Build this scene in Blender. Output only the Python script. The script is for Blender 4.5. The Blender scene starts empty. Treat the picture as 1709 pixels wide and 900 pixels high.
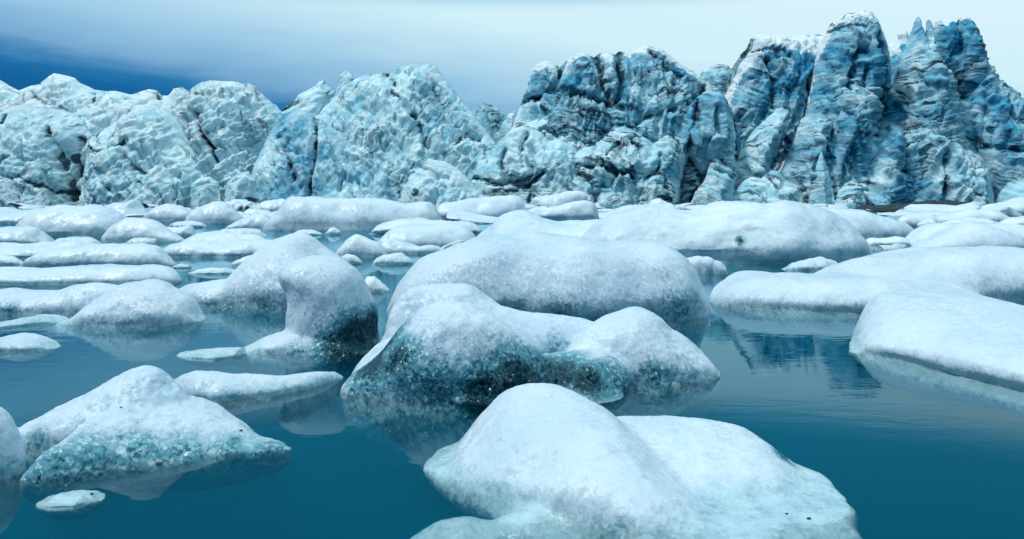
import bpy, math
import numpy as np
from mathutils import Vector

sc = bpy.context.scene
COL = sc.collection
F, CX, YH, CH = 1329.0, 854.5, 328.0, 1.6      # focal length (px of the photo), centre column, horizon row, camera height
rng = np.random.RandomState(7)

# ------------------------------------------------------------------ noise
_p = np.random.RandomState(11).permutation(256)
PERM = np.concatenate([_p, _p, _p]).astype(np.int64)
GR = np.random.RandomState(5).normal(size=(256, 3))
GR /= np.linalg.norm(GR, axis=1)[:, None]

def pn(p):
    i = np.floor(p).astype(np.int64); f = p - i; i &= 255
    w = f * f * f * (f * (f * 6 - 15) + 10)
    r = np.zeros(len(p))
    for a in (0, 1):
        for b in (0, 1):
            for c in (0, 1):
                h = PERM[PERM[PERM[i[:, 0] + a] + i[:, 1] + b] + i[:, 2] + c]
                g = GR[h]
                d = g[:, 0] * (f[:, 0] - a) + g[:, 1] * (f[:, 1] - b) + g[:, 2] * (f[:, 2] - c)
                wx = w[:, 0] if a else 1 - w[:, 0]
                wy = w[:, 1] if b else 1 - w[:, 1]
                wz = w[:, 2] if c else 1 - w[:, 2]
                r += d * wx * wy * wz
    return r * 1.5

def fbm(p, o=4, g=0.5, l=2.03):
    r = np.zeros(len(p)); a = 1.0
    for k in range(o):
        r += a * pn(p + 17.3 * k); p = p * l; a *= g
    return r

def ridged(p, o=4, g=0.5):
    r = np.zeros(len(p)); a = 1.0
    for k in range(o):
        r += a * (1 - 2 * np.abs(pn(p + 9.1 * k))); p = p * 2.07; a *= g
    return r

def sstep(a, b, x):
    t = np.clip((x - a) / (b - a), 0, 1)
    return t * t * (3 - 2 * t)

# ------------------------------------------------------------------ mesh helpers
def mesh_from(name, V, Q):
    me = bpy.data.meshes.new(name)
    V = np.ascontiguousarray(V, dtype=np.float32)
    n = Q.shape[1]
    me.vertices.add(len(V)); me.vertices.foreach_set('co', V.ravel())
    me.loops.add(Q.size); me.loops.foreach_set('vertex_index', np.ascontiguousarray(Q, dtype=np.int32).ravel())
    me.polygons.add(len(Q)); me.polygons.foreach_set('loop_start', np.arange(0, Q.size, n, dtype=np.int32))
    me.update(calc_edges=True); me.validate()
    me.polygons.foreach_set('use_smooth', np.ones(len(me.polygons), dtype=bool))
    return me

def get_co(me):
    a = np.empty(len(me.vertices) * 3, dtype=np.float32); me.vertices.foreach_get('co', a)
    return a.reshape(-1, 3).astype(np.float64)

def get_no(me):
    a = np.empty(len(me.vertices) * 3, dtype=np.float32); me.vertex_normals.foreach_get('vector', a)
    return a.reshape(-1, 3).astype(np.float64)

def set_co(me, V):
    me.vertices.foreach_set('co', np.ascontiguousarray(V, dtype=np.float32).ravel()); me.update()

def attr(me, name, val):
    at = me.attributes.get(name) or me.attributes.new(name, 'FLOAT', 'POINT')
    at.data.foreach_set('value', np.ascontiguousarray(val, dtype=np.float32))

def link(name, me, mat=None, parent=None):
    o = bpy.data.objects.new(name, me); COL.objects.link(o)
    if mat: me.materials.append(mat)
    if parent: o.parent = parent
    return o

def tag(o, label=None, cat=None, group=None, kind=None):
    for k, v in (('label', label), ('category', cat), ('group', group), ('kind', kind)):
        if v: o[k] = v
    return o

def remesh(parts, voxel, smooth=4):
    """join closed shells [(V,Q)] into one continuous skin"""
    off, VV, QQ = 0, [], []
    for V, Q in parts:
        VV.append(V); QQ.append(Q + off); off += len(V)
    me = mesh_from('shell', np.concatenate(VV), np.concatenate(QQ))
    o = bpy.data.objects.new('shell', me); COL.objects.link(o)
    m = o.modifiers.new('r', 'REMESH'); m.mode = 'VOXEL'; m.voxel_size = voxel
    if smooth:
        s = o.modifiers.new('s', 'SMOOTH'); s.factor = 0.5; s.iterations = smooth
    dg = bpy.context.evaluated_depsgraph_get(); dg.update()
    out = bpy.data.meshes.new_from_object(o.evaluated_get(dg))
    bpy.data.objects.remove(o); bpy.data.meshes.remove(me)
    out.polygons.foreach_set('use_smooth', np.ones(len(out.polygons), dtype=bool))
    return out

def px3(px, py, D):
    return np.stack([(px - CX) * D / F, D + 0 * px, CH - (py - YH) * D / F], axis=-1)

def dist_of(yw):
    return CH * F / (yw - YH)

def pline(s):
    return np.array([[float(c) for c in q.split(',')] for q in s.split()])

# ------------------------------------------------------------------ a lobe of floating ice: ring-swept body with its own footprint
def lobe(top, front, depth=0.8, e=2.2, skew=0.15, under=0.7, zscale=1.0, n=64, m=40, sm=5, notch=0.12, dz=0.0, ray=0.0, tp=2.6):
    """top: crest line, front: front waterline (row, or polyline of rows), depth: footprint depth as a share of its width"""
    T = pline(top)
    x0, x1 = T[0, 0], T[-1, 0]
    th = np.linspace(0, math.pi, n)
    t = -np.cos(th); t = 0.55 * t + 0.45 * np.linspace(-1, 1, n)
    xs = x0 + (t + 1) / 2 * (x1 - x0)
    yt = np.interp(xs, T[:, 0], T[:, 1])
    if sm:
        k = np.hanning(sm + 2)[1:-1]; k /= k.sum()
        yt = np.convolve(np.pad(yt, sm // 2, mode='edge'), k, mode='valid')
    if isinstance(front, str):
        B = pline(front); yb = np.interp(xs, B[:, 0], B[:, 1]); Df = dist_of(yb)
    else:
        Df = np.full(n, dist_of(front))
    W = (x1 - x0) * Df.mean() / F
    amax = 0.5 * depth * W
    a = amax * np.maximum(1 - np.abs(t) ** tp, 0) ** (1 / 2.2 if tp > 2 else 1.0)
    Dc = Df + (a if isinstance(front, str) else amax)
    z = CH - (yt - YH) * (Dc + skew * amax) / F
    z = np.maximum(z, 0.015) * zscale
    cap = np.maximum(1 - np.abs(t) ** 10, 0) ** 0.5
    z = z * cap
    zm = max(z.max(), 0.05)
    zb = (under * zm + 0.06) * np.maximum(1 - np.abs(t) ** 3, 0) ** 0.5
    ph = np.linspace(0, 2 * math.pi, m, endpoint=False)
    c, s = np.cos(ph), np.sin(ph)
    cc = np.sign(c) * np.abs(c) ** (2 / e); ss = np.sign(s) * np.abs(s) ** (2 / e)
    X = ((xs - CX) * Dc / F)[:, None] + 0 * cc[None, :]
    up = (ss > 0)[None, :]
    Z = np.where(up, z[:, None] * ss[None, :], zb[:, None] * ss[None, :])
    Y = Dc[:, None] + a[:, None] * cc[None, :] + skew * amax * np.clip(Z / zm, 0, 1)
    if notch:
        q = np.exp(-((Z - 0.02 * zm) / (0.13 * zm)) ** 2) * notch
        Y = Dc[:, None] + (Y - Dc[:, None]) * (1 - q)
    # keep crest row where the photo shows it in spite of the skew
    if ray: X = ((xs - CX) / F)[:, None] * (Dc[:, None] + (Y - Dc[:, None]) * ray)
    V = np.stack([X, Y, Z + dz], -1).reshape(-1, 3)
    i, j = np.meshgrid(np.arange(n - 1), np.arange(m), indexing='ij')
    A = i * m + j; Bq = i * m + (j + 1) % m
    Q = np.stack([A, A + m, Bq + m, Bq], -1).reshape(-1, 4)
    V = np.concatenate([V, V[:m].mean(0)[None], V[-m:].mean(0)[None]])
    L0, L1 = n * m, n * m + 1
    jj = np.arange(m); jn = (jj + 1) % m
    e0 = np.stack([np.full(m, L0), jj, jn, jn], -1)[:, :3]
    e1 = np.stack([np.full(m, L1), (n - 1) * m + jn, (n - 1) * m + jj], -1)
    return V, (Q, np.concatenate([e0, e1]))

def shell_tri(S):
    V, (Q, T) = S
    return V, np.concatenate([Q[:, [0, 1, 2]], Q[:, [0, 2, 3]], T])

# ------------------------------------------------------------------ an upright mass of ice: outline given thickness and relief
def poly_dist(P, poly):
    d = np.full(len(P), 1e9)
    for k in range(len(poly)):
        a, b = poly[k], poly[(k + 1) % len(poly)]
        ab = b - a
        t = np.clip(((P - a) @ ab) / max(ab @ ab, 1e-12), 0, 1)
        d = np.minimum(d, np.hypot(*(P - a - t[:, None] * ab).T))
    return d

def poly_near(P, poly):
    d = np.full(len(P), 1e9); R = P.copy()
    for k in range(len(poly)):
        a, b = poly[k], poly[(k + 1) % len(poly)]
        ab = b - a
        t = np.clip(((P - a) @ ab) / max(ab @ ab, 1e-12), 0, 1)
        q = a + t[:, None] * ab
        dd = np.hypot(*(P - q).T); mk = dd < d
        d[mk] = dd[mk]; R[mk] = q[mk]
    return R

def inside(P, poly):
    r = np.zeros(len(P), dtype=bool)
    x, y = P.T
    for k in range(len(poly)):
        (x0, y0), (x1, y1) = poly[k], poly[(k + 1) % len(poly)]
        if y0 == y1: continue
        c = ((y0 > y) != (y1 > y)) & (x < (x1 - x0) * (y - y0) / (y1 - y0) + x0)
        r ^= c
    return r

def line_dist(P, L):
    d = np.full(len(P), 1e9)
    for k in range(len(L) - 1):
        a, b = L[k], L[k + 1]; ab = b - a
        t = np.clip(((P - a) @ ab) / max(ab @ ab, 1e-12), 0, 1)
        d = np.minimum(d, np.hypot(*(P - a - t[:, None] * ab).T))
    return d

def slab(outline, D, cell, T, R, lean=0.0, zmin=-2.0, back=0.6, pw=2.0):
    """closed body from an outline (photo px, at distance D): returns V, tris, front mask, distance to the outline"""
    O = pline(outline)
    W3 = px3(O[:, 0], O[:, 1], D)
    poly = W3[:, [0, 2]].copy()
    poly[poly[:, 1] < 0.3, 1] = zmin
    x0, z0 = poly.min(0); x1, z1 = poly.max(0)
    nx, nz = int((x1 - x0) / cell) + 3, int((z1 - z0) / cell) + 3
    gx = x0 - cell + np.arange(nx + 1) * cell; gz = z0 - cell + np.arange(nz + 1) * cell
    cxz = np.stack(np.meshgrid(gx[:-1] + cell / 2, gz[:-1] + cell / 2, indexing='ij'), -1).reshape(-1, 2)
    keep = inside(cxz, poly).reshape(nx, nz)
    ci, cj = np.nonzero(keep)
    vid = lambda i, j: i * (nz + 1) + j
    Q = np.stack([vid(ci, cj), vid(ci + 1, cj), vid(ci + 1, cj + 1), vid(ci, cj + 1)], -1)
    used, inv = np.unique(Q, return_inverse=True)
    Q = inv.reshape(Q.shape)
    P = np.stack([gx[used // (nz + 1)], gz[used % (nz + 1)]], -1)
    # boundary vertices: fewer than four kept cells around
    cnt = np.bincount(Q.ravel(), minlength=len(P))
    bd = cnt < 4
    P[bd] = poly_near(P[bd], poly)
    # distance measured against the outline with the bottom left open
    polyd = poly.copy(); polyd[polyd[:, 1] <= zmin + 1e-6, 1] = zmin - 60
    d = poly_dist(P, polyd)
    g = 1 - np.maximum(1 - d / R, 0) ** pw if pw < 2 else (1 - np.maximum(1 - d / R, 0) ** pw) ** (1 / pw)
    g[bd] = 0
    ln = lean * np.clip((P[:, 1]) / max(z1, 0.1), 0, 1)
    Yf = D + ln - T * g
    Yb = D + ln + T * back * g
    n = len(P)
    fz = (D + ln) / D
    P = np.stack([P[:, 0] * fz, np.where(P[:, 1] > CH, CH + (P[:, 1] - CH) * fz, P[:, 1])], -1)
    Vf = np.stack([P[:, 0], Yf, P[:, 1]], -1)
    bi = np.full(n, -1); bi[bd] = np.nonzero(bd)[0]
    inn = np.nonzero(~bd)[0]; bi[inn] = n + np.arange(len(inn))
    Vb = np.stack([P[inn, 0], Yb[inn], P[inn, 1]], -1)
    Qb = bi[Q][:, ::-1]
    V = np.concatenate([Vf, Vb])
    front = np.zeros(len(V), dtype=bool); front[:n] = ~bd
    dd = np.concatenate([d, d[inn]])
    return V, np.concatenate([Q, Qb]), front, dd

# ------------------------------------------------------------------ materials
def new_mat(name):
    m = bpy.data.materials.new(name); m.use_nodes = True
    nt = m.node_tree; nt.nodes.clear()
    return m, nt

class NT:
    def __init__(s, nt): s.nt = nt
    def n(s, t, **kw):
        nd = s.nt.nodes.new(t)
        for k, v in kw.items():
            if k in nd.bl_rna.properties: setattr(nd, k, v)
            else: nd.inputs[k.replace('_', ' ')].default_value = v
        return nd
    def l(s, a, b): s.nt.links.new(a, b)
    def val(s, x, sock):
        if isinstance(x, (int, float)): sock.default_value = x
        elif isinstance(x, (tuple, list)): sock.default_value = x
        else: s.l(x, sock)
    def math(s, op, a, b=0.0, c=None, clamp=False):
        nd = s.nt.nodes.new('ShaderNodeMath'); nd.operation = op; nd.use_clamp = clamp
        s.val(a, nd.inputs[0]); s.val(b, nd.inputs[1])
        if c is not None: s.val(c, nd.inputs[2])
        return nd.outputs[0]
    def step(s, x, a, b):
        nd = s.nt.nodes.new('ShaderNodeMapRange'); nd.interpolation_type = 'SMOOTHSTEP'
        s.val(x, nd.inputs[0]); nd.inputs[1].default_value = a; nd.inputs[2].default_value = b
        return nd.outputs[0]
    def mix(s, f, a, b):
        nd = s.nt.nodes.new('ShaderNodeMix'); nd.data_type = 'RGBA'
        s.val(f, nd.inputs[0]); s.val(a, nd.inputs[6]); s.val(b, nd.inputs[7])
        return nd.outputs[2]
    def noise(s, vec, scale, detail=4.0, rough=0.55, dist=0.0):
        nd = s.nt.nodes.new('ShaderNodeTexNoise')
        nd.inputs['Scale'].default_value = scale; nd.inputs['Detail'].default_value = detail
        nd.inputs['Roughness'].default_value = rough; nd.inputs['Distortion'].default_value = dist
        s.l(vec, nd.inputs['Vector'])
        return nd.outputs[0]
    def vmath(s, op, a, b=(0, 0, 0), sc=None):
        nd = s.nt.nodes.new('ShaderNodeVectorMath'); nd.operation = op
        s.val(a, nd.inputs[0]); s.val(b, nd.inputs[1])
        if sc is not None: s.val(sc, nd.inputs['Scale'])
        return nd.outputs[0]
    def attr(s, name):
        nd = s.nt.nodes.new('ShaderNodeAttribute'); nd.attribute_name = name
        return nd.outputs['Fac']

def C(r, g, b): return (r, g, b, 1)

def ice_material(name, grain, near):
    m, nt = new_mat(name); t = NT(nt)
    out = t.n('ShaderNodeOutputMaterial'); b = t.n('ShaderNodeBsdfPrincipled')
    geo = t.n('ShaderNodeNewGeometry'); pos = geo.outputs['Position']
    sep = t.n('ShaderNodeSeparateXYZ'); t.l(pos, sep.inputs[0])
    z = sep.outputs['Z']
    nA = t.noise(pos, 1.1 * (1 if near else 0.5), 4, 0.55)
    nB = t.noise(pos, 9.0 * (1 if near else 0.4), 4, 0.6)
    nC = t.noise(pos, 70.0 * (1 if near else 0.25), 3, 0.6)
    clear = t.attr('clear')
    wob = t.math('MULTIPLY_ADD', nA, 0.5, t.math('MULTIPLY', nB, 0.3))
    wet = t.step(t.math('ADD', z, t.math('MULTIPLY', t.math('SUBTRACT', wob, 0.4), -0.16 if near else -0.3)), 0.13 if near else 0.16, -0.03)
    cl = t.math('ADD', clear, t.math('MULTIPLY', t.math('SUBTRACT', nB, 0.5), 0.25))
    cl = t.math('ADD', cl, t.math('MULTIPLY', t.math('SUBTRACT', nC, 0.5), 0.25))
    cl = t.math('MULTIPLY', t.step(cl, 0.05, 0.95), t.step(clear, 0.0, 0.12))
    # bubbly white ice, slightly uneven
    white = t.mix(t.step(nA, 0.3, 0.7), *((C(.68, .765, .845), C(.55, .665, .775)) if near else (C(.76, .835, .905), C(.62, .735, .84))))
    white = t.mix(t.math('MULTIPLY', t.step(nB, 0.45, 0.75), 0.12), white, C(.52, .70, .78))
    oi = t.n('ShaderNodeObjectInfo')
    white = t.mix(t.math('MULTIPLY', oi.outputs['Random'], 0.22), white, C(.50, .70, .78))
    glass = t.math('MULTIPLY', t.step(t.noise(pos, .45 if near else .16, 3, .5), .56, .70), t.step(nB, .3, .7))
    white = t.mix(t.math('MULTIPLY', glass, .38), white, C(.34, .60, .70))
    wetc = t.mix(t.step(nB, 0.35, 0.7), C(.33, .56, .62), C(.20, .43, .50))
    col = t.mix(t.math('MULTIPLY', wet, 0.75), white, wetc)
    vg = t.n('ShaderNodeTexVoronoi', Scale=grain * 0.6); t.l(pos, vg.inputs['Vector'])
    gs = t.n('ShaderNodeSeparateColor'); t.l(vg.outputs['Color'], gs.inputs[0])
    white = white
    col = t.mix(t.math('MULTIPLY', t.step(gs.outputs[1], .55, 1.0), .17 if near else .12), col, C(.42, .58, .68))
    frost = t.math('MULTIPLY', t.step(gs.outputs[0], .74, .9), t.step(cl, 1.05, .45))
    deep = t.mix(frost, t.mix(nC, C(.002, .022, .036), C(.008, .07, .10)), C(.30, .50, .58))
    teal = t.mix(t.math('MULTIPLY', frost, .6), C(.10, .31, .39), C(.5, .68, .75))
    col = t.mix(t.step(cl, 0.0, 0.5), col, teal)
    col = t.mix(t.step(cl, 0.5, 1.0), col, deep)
    # specks of trapped silt
    vs = t.n('ShaderNodeTexVoronoi', Scale=3.2 if near else 1.2); t.l(pos, vs.inputs['Vector'])
    speck = t.math('MULTIPLY', t.math('LESS_THAN', vs.outputs['Distance'], 0.022), t.step(nA, .5, .6))
    col = t.mix(t.math('MULTIPLY', speck, 0.85), col, C(.03, .035, .04))
    dirt = t.attr('dirt')
    dm = t.step(t.math('ADD', dirt, t.math('MULTIPLY', t.math('SUBTRACT', nC, .5), 1.2)), .35, .6)
    dm = t.math('MULTIPLY', dm, t.step(dirt, .02, .15))
    col = t.mix(dm, col, C(.025, .028, .022))
    t.l(col, b.inputs['Base Color'])
    # coarse melting crystals: every grain faces its own way
    v = t.n('ShaderNodeTexVoronoi', Scale=grain); t.l(pos, v.inputs['Vector'])
    v2 = t.n('ShaderNodeTexVoronoi', Scale=grain * 0.45); t.l(pos, v2.inputs['Vector'])
    rv = t.vmath('SUBTRACT', t.vmath('ADD', v.outputs['Color'], v2.outputs['Color']), (1, 1, 1))
    k = t.math("ADD", 0.16, t.math("MULTIPLY", t.step(nB, .4, .7), 0.16))
    k = t.math('ADD', k, t.math('MULTIPLY', cl, 0.75))
    k = t.math('ADD', k, t.math('MULTIPLY', wet, 0.12))
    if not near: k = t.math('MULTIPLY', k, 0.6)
    bmp = t.n('ShaderNodeBump', Strength=0.28, Distance=0.03 if near else 0.07)
    h = t.math('MULTIPLY_ADD', nB, 1.0, t.math('MULTIPLY', nC, 0.35))
    t.l(h, bmp.inputs['Height'])
    nrm = t.vmath('NORMALIZE', t.vmath('ADD', bmp.outputs[0], t.vmath('SCALE', rv, sc=k)))
    t.l(nrm, b.inputs['Normal'])
    r = t.math('SUBTRACT', 0.29, t.math('MULTIPLY', cl, 0.18))
    r = t.math('SUBTRACT', r, t.math('MULTIPLY', wet, 0.10))
    t.l(r, b.inputs['Roughness'])
    b.inputs['IOR'].default_value = 1.31
    if near:
        t.l(t.math('MULTIPLY', t.math('SUBTRACT', 1.0, cl), 0.25), b.inputs['Subsurface Weight'])
        b.inputs['Subsurface Radius'].default_value = (0.05, 0.14, 0.18)
        b.inputs['Subsurface Scale'].default_value = 0.6
    t.l(b.outputs[0], out.inputs[0])
    return m

def glacier_material():
    m, nt = new_mat('glacier_ice'); t = NT(nt)
    out = t.n('ShaderNodeOutputMaterial'); b = t.n('ShaderNodeBsdfPrincipled')
    geo = t.n('ShaderNodeNewGeometry'); pos = geo.outputs['Position']
    nA = t.noise(pos, 0.16, 5, 0.55); nB = t.noise(pos, 0.7, 5, 0.62); nC = t.noise(pos, 3.5, 5, 0.68)
    blue, dirt, white = t.attr('blue'), t.attr('dirt'), t.attr('white')
    cv0 = t.n('ShaderNodeCombineXYZ')
    t.l(t.math('MULTIPLY', t.attr('along'), .13), cv0.inputs[0]); t.l(t.math('MULTIPLY', t.attr('layer'), .85), cv0.inputs[2])
    sp0 = t.n('ShaderNodeSeparateXYZ'); t.l(pos, sp0.inputs[0]); t.l(t.math('MULTIPLY', sp0.outputs[1], .12), cv0.inputs[1])
    nS = t.noise(cv0.outputs[0], 1.0, 5, .6, .15)
    base = t.mix(t.step(nS, 0.38, 0.66), C(.72, .92, .97), C(.27, .64, .79))
    bl = t.math('ADD', blue, t.math('MULTIPLY', t.math('SUBTRACT', nA, .5), 1.0))
    base = t.mix(t.step(bl, .25, .85), base, t.mix(t.step(nB, .35, .65), C(.05, .45, .68), C(.012, .22, .43)))
    wh = t.math('ADD', white, t.math('MULTIPLY', t.math('SUBTRACT', nS, .5), .9))
    base = t.mix(t.step(wh, .3, .75), base, C(.80, .90, .94))
    d = t.math('ADD', dirt, t.math('MULTIPLY', t.math('SUBTRACT', nC, .5), .55))
    base = t.mix(t.math('MULTIPLY', t.step(d, .30, .72), .93), base, C(.004, .030, .050))
    cv = t.n('ShaderNodeCombineXYZ')
    t.l(t.math('MULTIPLY', t.attr('along'), .10), cv.inputs[0]); t.l(t.math('MULTIPLY', t.attr('layer'), 1.5), cv.inputs[2])
    l1 = t.noise(cv.outputs[0], 1.0, 3, .6)
    cv2 = t.n('ShaderNodeCombineXYZ')
    t.l(t.math('MULTIPLY', t.attr('along'), .22), cv2.inputs[0]); t.l(t.math('MULTIPLY', t.attr('layer'), 4.0), cv2.inputs[2])
    l2 = t.noise(cv2.outputs[0], 1.0, 2, .6)
    r1 = t.step(t.math('ABSOLUTE', t.math('SUBTRACT', l1, .5)), .03, .0)
    r2 = t.step(t.math('ABSOLUTE', t.math('SUBTRACT', l2, .5)), .06, .0)
    pat = t.step(t.math('ADD', nA, t.math('MULTIPLY', t.math('SUBTRACT', nB, .5), .6)), .42, .62)
    str_ = t.attr('stripe')
    ln = t.math('MULTIPLY', t.math('MULTIPLY', t.math('MAXIMUM', r1, t.math('MULTIPLY', r2, .7)), str_), pat, clamp=True)
    ln = t.math('MULTIPLY', ln, t.math('SUBTRACT', 1.0, t.math('MULTIPLY', t.step(white, .7, 1.1), .85)))
    base = t.mix(ln, base, C(.008, .05, .075))
    lb = t.math('MULTIPLY', t.step(l1, .5, .66), t.math('MULTIPLY', str_, .42), clamp=True)
    base = t.mix(lb, base, C(.04, .33, .50))
    cv3 = t.n('ShaderNodeCombineXYZ')
    t.l(t.math('MULTIPLY', t.attr('along'), .20), cv3.inputs[0]); t.l(t.math('MULTIPLY', t.attr('layer'), 1.5), cv3.inputs[2])
    sepg = t.n('ShaderNodeSeparateXYZ'); t.l(pos, sepg.inputs[0]); t.l(t.math('MULTIPLY', sepg.outputs[1], .2), cv3.inputs[1])
    d1 = t.noise(cv3.outputs[0], 1.0, 5, .62, .25)
    pat2 = t.step(t.noise(pos, .11, 3, .6), .43, .57)
    dash = t.math('MULTIPLY', t.step(d1, .555, .615), t.math('MULTIPLY', pat2, t.math('MULTIPLY_ADD', str_, .8, .3)), clamp=True)
    snow = t.math('SUBTRACT', 1.0, t.math('MULTIPLY', t.step(white, .7, 1.1), .85))
    dash = t.math('MULTIPLY', dash, snow)
    base = t.mix(dash, base, C(.008, .075, .115))
    pale_streaks = t.math('MULTIPLY', t.step(d1, .46, .36), .30)  # paler streaks along the layering
    base = t.mix(pale_streaks, base, C(.78, .90, .94))
    t.l(base, b.inputs['Base Color'])
    nD = t.noise(pos, 9.0, 3, .6)
    bmp = t.n('ShaderNodeBump', Strength=0.75, Distance=0.35)
    t.l(t.math('ADD', t.math('ADD', t.math('MULTIPLY_ADD', nC, .6, t.math('MULTIPLY', nB, t.attr('rough'))), t.math('MULTIPLY', nD, .22)), t.math('SUBTRACT', t.math('MULTIPLY', l2, .35), t.math('MULTIPLY', d1, .9))), bmp.inputs['Height']); t.l(bmp.outputs[0], b.inputs['Normal'])
    b.inputs['Roughness'].default_value = 0.5; b.inputs['IOR'].default_value = 1.31
    t.l(b.outputs[0], out.inputs[0])
    return m

def plain_material(name, c1, c2, scale, rough):
    m, nt = new_mat(name); t = NT(nt)
    out = t.n('ShaderNodeOutputMaterial'); b = t.n('ShaderNodeBsdfPrincipled')
    geo = t.n('ShaderNodeNewGeometry')
    nz = t.noise(geo.outputs['Position'], scale, 6, .65)
    t.l(t.mix(t.step(nz, .35, .65), c1, c2), b.inputs['Base Color'])
    bmp = t.n('ShaderNodeBump', Strength=0.8, Distance=0.6 / scale); t.l(nz, bmp.inputs['Height']); t.l(bmp.outputs[0], b.inputs['Normal'])
    b.inputs['Roughness'].default_value = rough
    t.l(b.outputs[0], out.inputs[0])
    return m

def water_material():
    m, nt = new_mat('lagoon_water'); t = NT(nt)
    out = t.n('ShaderNodeOutputMaterial')
    geo = t.n('ShaderNodeNewGeometry'); pos = geo.outputs['Position']
    mp = t.n('ShaderNodeMapping'); mp.inputs['Scale'].default_value = (0.35, 1.0, 1.0); t.l(pos, mp.inputs['Vector'])
    n1 = t.noise(mp.outputs[0], 7.0, 3, .5, .4); n2 = t.noise(mp.outputs[0], 1.3, 2, .5)
    patch = t.step(t.noise(pos, 0.35, 3, .5), .42, .62)
    bmp = t.n('ShaderNodeBump', Distance=0.012)
    t.l(t.math('MULTIPLY_ADD', patch, 0.10, 0.04), bmp.inputs['Strength'])
    t.l(t.math('MULTIPLY_ADD', n2, 1.5, n1), bmp.inputs['Height'])
    gl = t.n('ShaderNodeBsdfGlossy', Roughness=0.012); gl.inputs['Color'].default_value = (.62, .90, 1, 1); t.l(bmp.outputs[0], gl.inputs['Normal'])
    tr = t.n('ShaderNodeBsdfTransparent')
    fr = t.n('ShaderNodeFresnel', IOR=1.29); t.l(bmp.outputs[0], fr.inputs['Normal'])
    mx = t.n('ShaderNodeMixShader'); t.l(fr.outputs[0], mx.inputs[0]); t.l(tr.outputs[0], mx.inputs[1]); t.l(gl.outputs[0], mx.inputs[2])
    t.l(mx.outputs[0], out.inputs['Surface'])
    pv = t.n('ShaderNodeVolumePrincipled')
    pv.inputs['Color'].default_value = (.0, .225, .36, 1)
    pv.inputs['Density'].default_value = .95
    pv.inputs['Anisotropy'].default_value = 0.3
    pv.inputs['Absorption Color'].default_value = (.0, .30, .42, 1)
    t.l(pv.outputs[0], out.inputs['Volume'])
    return m

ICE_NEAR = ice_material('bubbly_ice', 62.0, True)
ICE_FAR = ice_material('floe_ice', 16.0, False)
GLACIER = glacier_material()
WATER = water_material()
MORAINE = plain_material('wet_moraine', C(.001, .006, .012), C(.010, .036, .06), 1.4, .6)
STONE = plain_material('wet_stone', C(.01, .011, .011), C(.035, .034, .03), 40.0, .5)
BED = plain_material('silt', C(.02, .08, .10), C(.03, .10, .12), .5, .9)

# ------------------------------------------------------------------ setting: water and lake bed
def box_mesh(name, x0, x1, y0, y1, z0, z1):
    V = np.array([[x, y, z] for x in (x0, x1) for y in (y0, y1) for z in (z0, z1)], dtype=float)
    Q = np.array([[0, 1, 3, 2], [4, 6, 7, 5], [0, 4, 5, 1], [2, 3, 7, 6], [0, 2, 6, 4], [1, 5, 7, 3]])
    me = mesh_from(name, V, Q)
    me.polygons.foreach_set('use_smooth', np.zeros(6, dtype=bool))
    return me
tag(link('water', box_mesh('water', -900, 900, -60, 1500, -9, 0), WATER), kind='structure')
tag(link('lakebed', box_mesh('lakebed', -905, 905, -65, 1505, -12, -9.2), BED), kind='structure')

# ------------------------------------------------------------------ the glacier: one ice front, split into its cliffs, seracs and towers
glacier = bpy.data.objects.new('glacier', None); COL.objects.link(glacier)
glacier.location = (0, 128, 0)
tag(glacier, 'crevassed blue and white glacier front with dirty bands, rising above the floating ice', 'glacier')

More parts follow.
